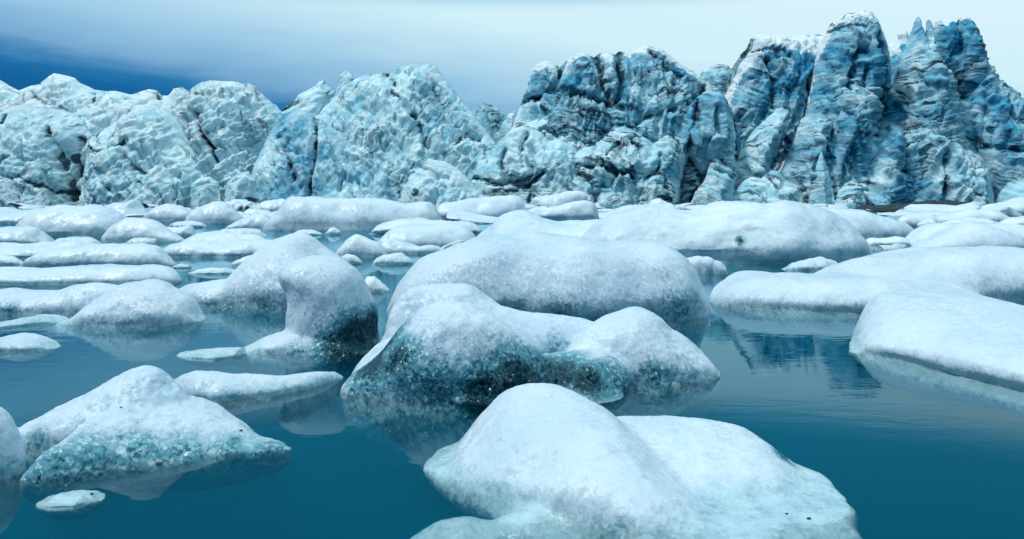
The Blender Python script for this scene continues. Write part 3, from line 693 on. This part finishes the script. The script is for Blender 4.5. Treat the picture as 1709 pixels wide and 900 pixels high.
floe('low grainy berg with two ridges and clear teal flank, nearest on the left', [
    ('10,735 22,718 45,703 80,690 112,671 150,650 180,630 210,614 235,611 256,619 275,638 300,654 330,668 345,690', 752, K(depth=.5, e=1.7, skew=.2, under=.8)),
    ('30,775 60,742 110,702 150,680 200,660 250,656 300,660 340,674 380,694 420,714 450,730 490,748', '30,802 120,797 200,787 300,772 400,758 490,749', K(depth=.55, e=1.7, skew=.5, under=.8, tp=1.5)),
  ], name='iceberg', cat='iceberg', near=True, amp=.6, voxel=.014, smooth=6, fine=1.6,
  spots=[(150, 750, 75, .5), (230, 745, 75, .5), (310, 745, 65, .5), (390, 740, 55, .48), (450, 742, 45, .6), (90, 775, 65, .6), (60, 725, 40, .45), (120, 705, 35, .3)])
floe('rounded pale hump cut off by the left edge beside the grainy ridged berg', [('-90,720 -60,690 -25,674 0,682 14,704 27,732 36,765', 805, K(depth=.7, e=2.0))], name='iceberg', cat='iceberg', near=True, amp=.4, spots=[(20, 780, 30, .4)], voxel=.014)
floe('flat smooth slab awash behind the grainy ridged berg', [('272,640 300,625 335,619 380,623 430,627 480,627 530,620 560,618 572,628', '272,642 300,658 335,671 380,672 430,667 480,660 530,648 572,632', K(depth=.30, e=1.8, skew=.1, under=1.2))], near=True, amp=.35, voxel=.015)
floe('thin speckled pan of ice at the foot of the curled berg', [('297,592 320,585 360,581 400,580 420,586', '297,593 330,600 370,602 400,597 420,588', K(depth=.6, e=1.6))], near=True, amp=.4)

floe('small speckled pan of ice awash in front of the grainy ridged berg', [('66,836 92,818 120,811 150,813 172,828', '66,838 100,846 140,845 172,832', K(depth=.7, e=1.7, zscale=.6, dz=-.012))], near=True, amp=.4)
# curled berg: an upright horn on a toe that runs out to the left
def horn():
    V, Q, fr, d = slab('386,584 392,574 418,565 446,555 468,543 480,524 482,504 476,484 467,468 464,454 473,442 492,433 508,430 520,428 545,429 572,436 594,446 608,464 618,490 628,508 640,530 644,560 634,590 600,640 400,640', 8.6, .022, .42, .42, lean=.0, zmin=-.45, back=.9)
    return V, Q
HV, HQ = horn()
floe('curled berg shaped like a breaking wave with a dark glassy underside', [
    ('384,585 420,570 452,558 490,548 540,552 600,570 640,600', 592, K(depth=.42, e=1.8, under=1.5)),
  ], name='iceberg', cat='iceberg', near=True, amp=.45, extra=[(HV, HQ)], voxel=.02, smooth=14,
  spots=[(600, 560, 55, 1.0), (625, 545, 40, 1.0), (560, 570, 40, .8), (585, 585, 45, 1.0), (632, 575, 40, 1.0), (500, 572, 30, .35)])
floe('wide twin-humped berg with sparkling clear ice between its humps, centre', [
    ('628,585 640,545 648,508 660,488 680,475 710,470 750,470 782,472 797,481 812,493 835,502 865,514 890,535 905,570', 615, K(depth=.42, e=2.4, under=1.0)),
    ('735,530 790,494 835,504 870,514 900,513 930,516 962,522 985,532 1012,546 1045,565', 618, K(depth=.4, e=2.0, under=1.0)),
    ('575,638 590,620 615,602 640,582 662,560 682,535 708,515 740,505 772,504 800,516 832,538 870,558 900,575 928,600 935,640', 668, K(depth=.40, e=1.9, skew=.4, under=1.0, notch=.2)),
    ('910,625 935,592 962,568 986,550 1010,535 1040,525 1072,520 1092,524 1110,536 1122,551 1140,560 1160,575 1182,590 1210,606', 640, K(depth=.48, e=2.0, skew=.2, under=1.0)),
    ('585,622 605,592 635,566 660,556 690,560 720,590', 640, K(depth=.7, e=2.0, under=1.0)),
    ('770,640 820,606 870,592 910,590 950,586 1000,578 1050,600', 662, K(depth=.55, e=1.7, skew=.2, under=1.0)),
    ('740,690 830,655 890,630 950,618 1000,628 1050,665', 676, K(depth=.6, e=1.5, skew=.7, under=1.0)),
  ], name='iceberg', cat='iceberg', near=True, amp=.8, voxel=.022, smooth=16, fine=1.3,
  spots=[(930, 615, 70, .85), (870, 640, 75, 1.0), (980, 630, 60, .85), (810, 655, 65, 1.0), (1040, 632, 60, .6), (1095, 630, 50, .5), (640, 570, 60, .85), (615, 605, 60, .85), (655, 595, 60, .75), (665, 642, 60, .5), (730, 650, 65, .65), (1150, 618, 45, .4), (770, 620, 60, .4), (930, 575, 40, .45)])
floe('tall white peaked berg with green shelf rising behind the curled berg', [
    ('350,505 375,466 400,440 430,416 470,397 492,389 506,389 530,404 570,428 600,450 613,463 628,500', 515, K(depth=.6, e=1.7, skew=.2)),
    ('284,484 310,473 345,468 380,466 420,468 470,472 520,490', 512, K(depth=.5, e=2.4, under=.8)),
  ], name='iceberg', cat='iceberg', near=True, amp=.5, smooth=12, voxel=.03, spots=[(310, 500, 40, .35), (370, 508, 45, .42), (430, 510, 45, .42)])
floe('big humpbacked berg with green waterline between the centre berg and the long white ridge', [
    ('646,505 656,482 670,460 690,436 720,420 750,411 790,401 840,395 880,393 930,395 980,398 1020,404 1060,406 1098,407 1124,415 1150,440 1166,465 1174,490 1178,520', 540, K(depth=.55, e=2.3, skew=.1, n=90, m=56)),
  ], name='iceberg', cat='iceberg', near=True, amp=.7, spots=[(700, 500, 45, .35), (770, 512, 50, .4), (850, 528, 50, .42), (930, 535, 50, .45), (1010, 538, 50, .45), (1080, 535, 50, .45), (1140, 520, 50, .45), (1172, 500, 35, .4)], voxel=.035)
floe('pale block of ice in front of the flat slab, cut off by the right edge', [
    ('1416,592 1424,560 1438,525 1452,499 1468,489 1500,488 1550,491 1600,497 1660,505 1709,518 1780,545 1850,600', '1416,588 1440,598 1520,618 1600,638 1709,668 1780,672 1850,660', K(depth=1.6, e=2.1, skew=.1, under=.9, ray=.9)),
  ], name='iceberg', cat='iceberg', near=True, amp=.5, voxel=.025)
floe('long flat white slab with a rounded left end, right of the humpbacked berg', [
    ('1188,500 1193,480 1205,467 1230,460 1260,456 1320,458 1400,459 1480,462 1560,470 1650,490', 525, K(depth=.62, e=3.0, under=.8)),
    ('1330,480 1370,459 1400,449 1440,435 1480,425 1520,420 1560,414 1620,411 1680,411 1740,418 1860,470', 505, K(depth=.5, e=2.5, under=.5)),
  ], name='iceberg', cat='iceberg', near=True, amp=.5, voxel=.04, smooth=10)
# ---- left middle distance
floe('grainy domed floe mirrored green in the water, left', [
    ('100,546 130,530 160,510 180,491 205,475 230,467 250,465 268,468 286,479 300,486 312,495 323,511 333,527 342,540', 546, K(depth=.6, e=2.0, skew=.2)),
    ('-90,520 -20,485 0,479 50,484 90,485 130,476 160,472 200,474 232,486 250,515', 526, K(depth=.3, e=2.2)),
  ], near=True, amp=.6, voxel=.03, spots=[(20, 510, 30, .4), (230, 520, 40, .25)])
floe('thin grey wedge of ice in front of the grainy domed floe', [('-60,545 0,537 30,531 65,525 85,526 100,530 114,536', '-60,552 0,552 60,545 114,537', K(depth=.5, e=1.6))], near=True, amp=.4)
floe('small white tongue of ice at the left edge below the grey wedge', [('-70,580 0,563 30,556 50,557 70,563 88,573 98,579', 588, K(depth=.5, e=1.8))], near=True, amp=.4)
floe('long level floe reaching from the left edge to the gap before the peaked berg', [('-100,462 -20,449 0,447 50,448 100,447 130,443 160,442 200,443 250,442 280,444 293,449 303,460', 478, K(depth=.3, e=2.6))], amp=.7)
floe('pale double-backed floe behind the long level floe', [
    ('-90,425 0,406 40,408 80,404 110,402 140,405 160,412 172,428', 433, K(depth=.4)),
    ('35,446 55,430 80,416 110,410 150,409 190,406 230,408 255,409 270,415 281,428 292,444', 447, K(depth=.35, e=2.6))], amp=.7)
floe('little grey wedge tucked against the double-backed floe at the left edge', [('-70,437 -20,426 0,425 15,427 30,433 40,441', 443, K(depth=.4))])
floe('round-shouldered white floe at the left edge above the double-backed floe', [('-80,402 -30,384 0,380 40,379 60,382 72,390 80,398 87,407', 410, K(depth=.45))])
floe('small white cake between the round-shouldered floe and the broad hump', [('88,405 98,398 115,396 130,395 145,397 160,401 170,411', 413, K(depth=.5))])
floe('little flat cake in the pool below the broad pale hump', [('206,408 220,399 235,397 250,398 262,396 263,408', 410, K(depth=.4))])
floe('broad pale hump with dark teal waterline, far left', [
    ('26,384 40,366 55,358 70,350 80,344 90,342 120,342 145,341 160,343 180,350 200,361 215,376 224,396', 397, K(depth=.6)),
    ('170,395 190,375 212,365 235,364 255,369 275,381 290,391 306,404', 405, K(depth=.55))], amp=.6)
floe('white floe with a pointed knob on its back behind the broad pale hump', [('155,366 168,348 178,340 190,337 202,338 212,336 218,332 223,333 230,342 244,354 254,366', 369, K(depth=.6, sm=1))])
floe('narrow white strip at the far left edge below the cliff', [('-60,372 -18,358 0,357 30,355 52,356 64,362 66,371', 374, K(depth=.5))])
floe('thin line of ice at the far left under the cliff', [('-40,354 0,349 14,348 30,353 50,352 62,348 76,349 94,354', 356, K(depth=.4, sm=1))])
floe('rounded floe right of the knobbed floe', [('240,362 250,352 262,346 280,342 292,341 305,344 318,350 326,360 331,368', 371, K(depth=.6))])
floe('smooth dome of bluish ice with a black-shadowed waterline left of the wide white ridge', [('310,358 322,347 338,339 355,336 372,338 388,347 400,357 410,364', 374, K(depth=.6))])
floe('thin pan floating below the smooth bluish dome', [('283,375 292,370 320,369 335,372 344,378', 380, K(depth=.5))])
floe('squared white floe joined to the right foot of the broad hump', [('240,385 262,374 285,381 300,378 318,377 325,382 326,394', 396, K(depth=.5))])
floe('dirty white ledge at the foot of the glacier left of the white ridge', [('368,345 380,335 395,332 412,333 424,345', 350, K(depth=.6))], grit=[(400, 336, 10, .5), (385, 340, 8, .5)])
floe('grey rubble lump in front of the dirty white ledge', [('384,352 392,342 405,338 420,338 434,350', 353, K(depth=.7))], amp=2.2, grit=[(395, 342, 8, .7), (418, 342, 7, .7)])
floe('low white bank between the grey rubble lump and the white ridge', [('422,354 432,342 440,335 455,333 475,332 484,340 488,352', 356, K(depth=.6))])
floe('low smooth floe in front of the grey rubble lump', [('396,358 415,349 430,349 450,353 458,362', 363, K(depth=.6))])
floe('white wedge floe lying against the left foot of the wide white ridge', [('376,382 390,370 405,363 425,359 440,360 450,366 454,380', 383, K(depth=.5))])
floe('flat strip of grey ice in the pool below the white wedge floe', [('322,391 360,386 372,383 400,381 430,382 438,387 446,394', 396, K(depth=.25, e=1.8))])
floe('wide white ridge below the pyramid of the glacier', [
    ('434,386 444,370 452,354 466,345 478,338 482,330 495,329 530,328 560,328 600,330 640,331 680,334 700,333 716,332 728,337 738,352', 386, K(depth=.4, e=2.6, n=80)),
  ], name='iceberg', cat='iceberg', amp=.8)
floe('white cube-like block perched on the wide white ridge', [('615,331 618,322 622,318 635,319 638,331', 336, K(depth=.8, e=3.5, sm=1))], name='ice_chunk', cat='ice chunk')
floe('tiny round knob of ice perched left of the cube-like block', [('554,330 558,324 563,324 567,330', 334, K(depth=.9))], name='ice_chunk', cat='ice chunk')
floe('low floe with dark hollow beneath it, right of the wide white ridge', [
    ('708,366 722,350 735,336 760,335 785,332 820,330 850,330 876,330 888,335 892,352 880,366', 369, K(depth=.4, e=2.5, notch=.35))], amp=.9)
floe('leaning white shard standing at the foot of the glacier', [('750,334 754,318 760,315 768,320 782,333', 338, K(depth=.5))], name='ice_chunk', cat='ice chunk')
floe('round white boulder of ice right of the leaning shard', [('819,335 825,326 835,323 845,327 852,335', 338, K(depth=.8))], name='ice_chunk', cat='ice chunk')
floe('blocky white chunk with a flat sloping top below the centre massif', [('886,345 888,330 900,327 930,323 960,320 973,321 981,335 986,346', 350, K(depth=.5, e=3, sm=1))], name='ice_chunk', cat='ice chunk')
floe('teal-sided floe in front of the blocky white chunk', [('868,366 885,350 905,346 930,344 950,341 980,336 1010,335 1036,342 1030,355 1000,367', 369, K(depth=.4, e=2.5, notch=.25))])
floe('low white rise right of the teal-sided floe', [('1012,355 1035,344 1060,342 1090,341 1120,340 1140,352', 357, K(depth=.5))])
floe('small white bump of ice under the dark cave', [('1078,344 1088,335 1100,331 1112,337 1122,345', 349, K(depth=.8))], name='ice_chunk', cat='ice chunk')
floe('flat floe in the narrow channel below the wide white ridge', [('615,388 625,375 640,370 660,368 680,364 700,365 720,369 745,369 775,370 805,378', 392, K(depth=.45, notch=.35))])
floe('smooth white pillow floe in front of the channel', [('622,412 640,392 655,381 675,375 700,373 730,373 760,375 780,380 798,392 805,408', 416, K(depth=.5))], amp=.6)
floe('little peaked white floe left of the pillow floe', [('558,420 570,410 580,400 590,391 597,390 610,395 625,402 633,408 646,425', 430, K(depth=.6))], amp=.6)
floe('low knobbly floe right of the little peaked floe', [('630,415 640,401 655,398 670,400 682,407 700,411 716,408 728,410 742,417', 424, K(depth=.4))])
floe('tiny pan beside the right slope of the peaked berg', [('568,430 578,423 590,425 600,431 606,438', 441, K(depth=.6))])
floe('thin grey pan over the still green pool', [('622,436 640,427 655,424 670,424 682,430 694,437', 442, K(depth=.5))])
floe('flat submerged wedge at the right foot of the peaked berg', [('600,478 612,462 625,463 640,474 650,484', 488, K(depth=.6))])
floe('small melting cake alone on the water left of the little peaked floe', [('542,390 550,381 560,380 567,384 570,390', 392, K(depth=.7))], name='ice_chunk', cat='ice chunk')
floe('thin white pan just behind the top of the peaked berg', [('486,390 497,384 510,383 525,385 538,390', 393, K(depth=.6))])
floe('long loaf-shaped floe left of the peaked berg', [
    ('286,412 310,397 335,390 360,388 390,390 420,391 437,396 455,408', 420, K(depth=.5)),
    ('268,414 284,404 320,401 350,404 390,402 420,400 450,400 480,402 495,416', 430, K(depth=.4, e=2.4))], amp=.7)
floe('small grey floe leaning on the left slope of the peaked berg', [('382,442 395,434 405,430 415,427 430,426 440,436', 445, K(depth=.6))])
floe('thin glassy plate in the channel left of the peaked berg', [('316,456 330,449 345,447 375,447 394,452', 458, K(depth=.5, e=1.6))], spots=[(350, 452, 30, .3)])
floe('sliver of clear ice off the tip of the long level floe', [('286,445 300,441 314,442 318,445', 448, K(depth=.6))])
floe('slab of clear ice strewn with black grit between the pillow floe and the humpbacked berg', [('732,418 740,411 750,405 765,401 785,400 800,404 812,412', 424, K(depth=.5))], near=True, amp=.8, grit=[(741, 413, 10, .9), (750, 407, 9, .8), (778, 401, 12, .9), (790, 402, 8, .8)], spots=[(760, 410, 24, .4)])
# ---- right middle distance
floe('long white ridge of ice with a dark waterline below the centre massif', [
    ('960,400 985,374 1002,361 1030,350 1060,345 1090,344 1110,340 1130,345 1150,348 1175,345 1200,335 1230,334 1250,336 1270,340 1300,337 1330,342 1370,347 1400,359 1422,375 1440,395 1450,415 1453,432', 442, K(depth=.5, e=2.2, skew=.15, n=100, m=56)),
    ('762,412 790,398 810,380 830,362 850,350 870,348 890,353 912,362 942,368 985,369 1030,367 1070,371 1120,378 1165,391 1205,415', 428, K(depth=.4, e=2.2, n=80)),
  ], name='iceberg', cat='iceberg', amp=.8, smooth=6, spots=[(1232, 396, 10, .9)])
floe('smooth white floe behind the right end of the long white ridge', [('1330,365 1365,349 1400,345 1430,347 1460,354 1490,362 1515,371 1526,382 1526,398', 402, K(depth=.5))], amp=.6)
floe('low grey cake next to the right end of the long white ridge', [('1440,406 1455,398 1475,398 1500,395 1515,398 1518,408', 410, K(depth=.5))])
floe('thin white pan below the low grey cake', [('1446,416 1470,410 1500,407 1516,407 1512,415', '1446,417 1470,421 1495,420 1516,409', K(depth=.5, e=1.6))])
floe('speckled grainy floe in the dark pool in front of the long white ridge', [('1304,449 1320,441 1335,436 1352,432 1375,430 1390,432 1405,447', 452, K(depth=.5))], near=True, amp=1.2)
floe('knobbly grainy lump at the right shoulder of the humpbacked berg', [('1140,445 1150,431 1165,429 1182,430 1190,435 1203,433 1211,438 1213,452', 459, K(depth=.5, e=2.6))], near=True, amp=1.2)
floe('white floe with a dark notch behind the smooth white floe', [('1494,370 1510,360 1530,357 1545,355 1558,359 1567,373', 378, K(depth=.5))])
floe('small cake with a blue shaded left side in front of the dark bank', [('1532,374 1545,367 1555,365 1566,374', 379, K(depth=.7))], name='ice_chunk', cat='ice chunk')
floe('white humped floe right of the dark bank', [('1555,368 1568,358 1590,354 1605,349 1620,347 1640,350 1660,352 1680,359 1696,370', 374, K(depth=.5))])
floe('low white floe in front of the humped floe by the dark bank', [('1570,376 1600,366 1620,363 1645,364 1680,375', 379, K(depth=.5))])
floe('blue-hollowed white berg at the far right edge below the spires', [('1625,350 1650,341 1665,341 1675,340 1690,334 1705,331 1730,334 1775,352', 360, K(depth=.5))], amp=1.3)
floe('grey-white floe on the right edge in front of the blue-hollowed berg', [('1668,374 1690,365 1715,360 1745,362 1780,374', 378, K(depth=.5))])
floe('wide low white floe behind the grey dome', [('1508,412 1522,396 1532,384 1548,377 1565,374 1600,373 1660,373 1720,374 1790,385', 412, K(depth=.4, e=2.6))], amp=.6)
floe('smooth grey dome of ice behind the long flat slab', [('1520,416 1545,402 1565,394 1582,383 1600,376 1620,373 1640,375 1665,381 1685,391 1698,406 1715,422', 423, K(depth=.6))], amp=.5)
floe('low cake at the right edge beside the grey dome', [('1670,395 1690,384 1720,380 1760,392', 398, K(depth=.5))])
floe('white cap of ice lying at the foot of the round-topped tower', [('1306,341 1320,331 1330,325 1337,321 1346,323 1354,331 1372,335 1400,336 1408,341', 343.5, K(depth=.5, sm=1))])
floe('small white chunk left of the dark bank under the spires', [('1421,341 1427,336 1433,331 1440,336 1446,341', 344, K(depth=.8))], name='ice_chunk', cat='ice chunk')

# dark debris bank below the spires
me = mesh_from('moraine_bank', *shell_tri(lobe('1395,356 1440,343 1480,341 1520,338 1545,336 1580,334 1605,336 1625,342 1650,352', 357.5, depth=.25, e=1.8, n=120, m=40)))
V = get_co(me); n = get_no(me)
set_co(me, V + n * ((ridged(V * [.35, .8, 1.6], 4) - .8) * .16)[:, None])
o = link('moraine_bank', me, MORAINE); tag(o, 'low dark bank of wet debris at the foot of the spires', 'debris bank')

# brash: countless-looking small floes packed below the glacier, each its own piece
protos = []
for k in range(7):
    r = np.random.RandomState(40 + k)
    x = np.linspace(800, 900, 9)
    y = 345 - 14 * np.sin(np.linspace(0, math.pi, 9)) ** .7 * (0.6 + .8 * r.rand(9)); y[0] = y[-1] = 348
    V, T = shell_tri(lobe(' '.join('%.1f,%.1f' % q for q in zip(x, y)), 352, depth=.7 + .5 * r.rand(), e=2.0 + r.rand(), n=34, m=22, sm=3))
    if k % 2:
        Nrm = np.random.RandomState(90 + k).normal(size=(9, 3)); Nrm /= np.linalg.norm(Nrm, axis=1)[:, None]
        V = V - [V[:, 0].mean(), V[:, 1].mean(), 0]
        sc_ = np.ptp(V[:, 0])
        for q_ in Nrm:
            hgt = (.22 if abs(q_[2]) < .6 else .09) * sc_
            over = np.maximum(V @ q_ - hgt, 0); V = V - over[:, None] * q_
    V = V - [V[:, 0].mean(), V[:, 1].mean(), 0]; V /= np.ptp(V[:, 0])
    me = mesh_from('ice_chunk', V, T); Vn = get_no(me)
    set_co(me, V + Vn * (fbm(V * 5 + k * 9, 3) * .025)[:, None]); me.materials.append(ICE_FAR)
    protos.append(me)
r = np.random.RandomState(3)
for k in range(180):
    D = 46 + 76 * r.rand() ** .8
    x = (-0.72 + 1.44 * (k + r.rand()) / 180) * D
    if 0.405 < x / D < .60 and D > 90: continue
    o = bpy.data.objects.new('ice_chunk', protos[k % 7]); COL.objects.link(o)
    s = (1.2 + 4.5 * r.rand() ** 2)
    o.location = (x, D, -.03); o.scale = (s, s * (.7 + .6 * r.rand()), s * (.35 + .45 * r.rand())); o.rotation_euler = (0, 0, r.rand() * 6.28)
    tag(o, 'small white piece of drift ice packed among the floes below the glacier', 'ice chunk', 'small drift ice below the glacier')

# grit stones frozen into the near bergs
def stone(px_, py_, rad, label, zoff=0.0):
    bpy.context.view_layer.update()
    dirv = Vector(((px_ - CX) / F, 1, -(py_ - YH) / F)).normalized()
    dg = bpy.context.evaluated_depsgraph_get()
    org = Vector((0, 0, CH)); 
    for _ in range(4):
        ok, loc, nn, _i, ob, _m = sc.ray_cast(dg, org, dirv)
        if not ok: return
        if ob.name.startswith('water'): org = loc + dirv * .002; continue
        break
    S = SEED[0]; SEED[0] += 1
    th, phv = np.meshgrid(np.linspace(0, math.pi, 9), np.linspace(0, 2 * math.pi, 12, endpoint=False), indexing='ij')
    V = np.stack([np.sin(th) * np.cos(phv), np.sin(th) * np.sin(phv), np.cos(th)], -1).reshape(-1, 3)
    V *= (1 + .35 * pn(V * 1.3 + S))[:, None]; V *= np.array([1.4, 1, .65]) * rad
    i, j = np.meshgrid(np.arange(8), np.arange(12), indexing='ij')
    Q = np.stack([i * 12 + j, (i + 1) * 12 + j, (i + 1) * 12 + (j + 1) % 12, i * 12 + (j + 1) % 12], -1).reshape(-1, 4)
    me = mesh_from('pebble', V, Q)
    o = link('pebble', me, STONE); o.location = loc + nn * rad * .25
    tag(o, label, 'pebble')
stone(1350, 866, .008, 'black pebble on the right shoulder of the large smooth berg')
stone(1313, 858, .006, 'smaller black pebble just left of the other on the smooth berg shoulder')
stone(265, 774, .014, 'dark pebble at the waterline of the grainy ridged berg')
stone(152, 824, .009, 'flat dark pebble on the small speckled pan')
stone(402, 719, .008, 'black pebble near the right tip of the grainy ridged berg')
stone(202, 680, .006, 'tiny black pebble on the upper ridge of the grainy berg')


# ------------------------------------------------------------------ camera, light, sky
cam = bpy.data.cameras.new('camera'); co = bpy.data.objects.new('camera', cam); COL.objects.link(co)
co.location = (0, 0, CH); co.rotation_euler = (math.pi / 2, 0, 0)
cam.sensor_width = 36; cam.lens = 36 * F / 1709; cam.shift_y = -(450 - YH) / 1709
cam.clip_start = 0.05; cam.clip_end = 6000
sc.camera = co

SUN_EL, SUN_AZ = 60.0, -104.0       # azimuth from straight ahead, negative = to the left
sd = Vector((math.sin(math.radians(SUN_AZ)) * math.cos(math.radians(SUN_EL)), math.cos(math.radians(SUN_AZ)) * math.cos(math.radians(SUN_EL)), math.sin(math.radians(SUN_EL))))
sun = bpy.data.lights.new('sun', 'SUN'); sun.energy = 2.0; sun.angle = math.radians(10); sun.color = (1, .97, .93)
so = bpy.data.objects.new('sun', sun); COL.objects.link(so)
so.rotation_euler = (-sd).to_track_quat('-Z', 'Y').to_euler(); so.location = (-60, 20, 80)

w = bpy.data.worlds.new('World'); sc.world = w; w.use_nodes = True
t = NT(w.node_tree); w.node_tree.nodes.clear()
out = t.n('ShaderNodeOutputWorld')
sky = t.n('ShaderNodeTexSky'); sky.sky_type = 'NISHITA'; sky.sun_disc = False
sky.sun_elevation = math.radians(SUN_EL); sky.sun_rotation = math.radians(SUN_AZ)
b1 = t.n('ShaderNodeBackground', Strength=0.06); t.l(sky.outputs[0], b1.inputs[0])
tc = t.n('ShaderNodeTexCoord'); d = tc.outputs['Generated']
sp = t.n('ShaderNodeSeparateXYZ'); t.l(d, sp.inputs[0])
mp = t.n('ShaderNodeMapping'); mp.inputs['Scale'].default_value = (1.0, 1.0, 5.0); mp.inputs['Rotation'].default_value = (0, math.radians(-6), 0); t.l(d, mp.inputs['Vector'])
cn = t.noise(mp.outputs[0], 2.6, 6, .55, .5)
cn2 = t.noise(mp.outputs[0], 9.0, 5, .6, .3)
zz = t.math('MULTIPLY', t.math('MAXIMUM', sp.outputs['Z'], 0.0), 4.0)
wv = t.math('ADD', t.math('MULTIPLY_ADD', sp.outputs['X'], .75, t.math('MULTIPLY_ADD', zz, 1.15, -.15)), t.math('MULTIPLY', t.math('SUBTRACT', cn, .5), .22))
wv = t.math('ADD', wv, t.math('MULTIPLY', t.math('SUBTRACT', cn2, .5), .13))
mr = t.n('ShaderNodeMapRange'); t.l(wv, mr.inputs[0]); mr.inputs[1].default_value = -0.2; mr.inputs[2].default_value = 1.8
rp = t.n('ShaderNodeValToRGB'); t.l(mr.outputs[0], rp.inputs[0])
def lin(c): return tuple((v / 255 / 12.92 if v / 255 <= .04045 else ((v / 255 + .055) / 1.055) ** 2.4) for v in c) + (1,)
stops = [(-.1, (0, 84, 134)), (.07, (4, 98, 158)), (.15, (34, 118, 174)), (.26, (116, 168, 208)), (.42, (148, 196, 226)), (.56, (174, 214, 236)), (.80, (206, 238, 248)), (1.02, (218, 243, 250)), (1.6, (224, 244, 252))]
els = rp.color_ramp.elements
for i, (p, c) in enumerate(stops):
    e = els[i] if i < 2 else els.new(0.5)
    e.position = (p + .2) / 2.0; e.color = lin(c)
Zd = sp.outputs['Z']
band = t.math('MULTIPLY', t.step(Zd, .222, .28), t.math('SUBTRACT', 1.0, t.step(Zd, .50, .72)))  # dark band added to the unseen sky above the view, deepens water reflections
behind = t.math('MULTIPLY', t.step(sp.outputs['Y'], .1, -.35), t.math('SUBTRACT', 1.0, t.step(Zd, .36, .72)))  # unseen low sky behind the camera, darkened to shade the ice fronts
dark = t.math('MAXIMUM', band, t.math('MULTIPLY', behind, .9))
dk = t.vmath('MULTIPLY', rp.outputs[0], (.06, .34, .48))
gain = t.vmath('SCALE', rp.outputs[0], sc=t.math('MULTIPLY_ADD', t.step(Zd, .55, .9), .15, 1.0))  # unseen overhead sky brightened to light the ice tops
tint = t.vmath('MULTIPLY', gain, (.42, .76, .95))
gain = t.mix(t.math('MULTIPLY', t.step(Zd, .226, .27), t.math('SUBTRACT', 1.0, t.step(Zd, .5, .72))), gain, tint)  # blue tint added above the view for the water to reflect
skyc = t.mix(dark, gain, dk)
b2 = t.n('ShaderNodeBackground', Strength=1.0); t.l(skyc, b2.inputs[0])
ms = t.n('ShaderNodeMixShader'); ms.inputs[0].default_value = 0.97
t.l(b1.outputs[0], ms.inputs[1]); t.l(b2.outputs[0], ms.inputs[2]); t.l(ms.outputs[0], out.inputs[0])

sc.view_settings.view_transform = 'Standard'; sc.view_settings.look = 'None'
sc.view_settings.exposure = 0.05; sc.view_settings.gamma = 1.0
cy = sc.cycles
cy.use_denoising = True
cy.max_bounces = 6; cy.diffuse_bounces = 3; cy.glossy_bounces = 3; cy.transmission_bounces = 4; cy.volume_bounces = 1; cy.transparent_max_bounces = 8
cy.use_adaptive_sampling = True; cy.adaptive_threshold = 0.01
cy.caustics_reflective = False; cy.caustics_refractive = False
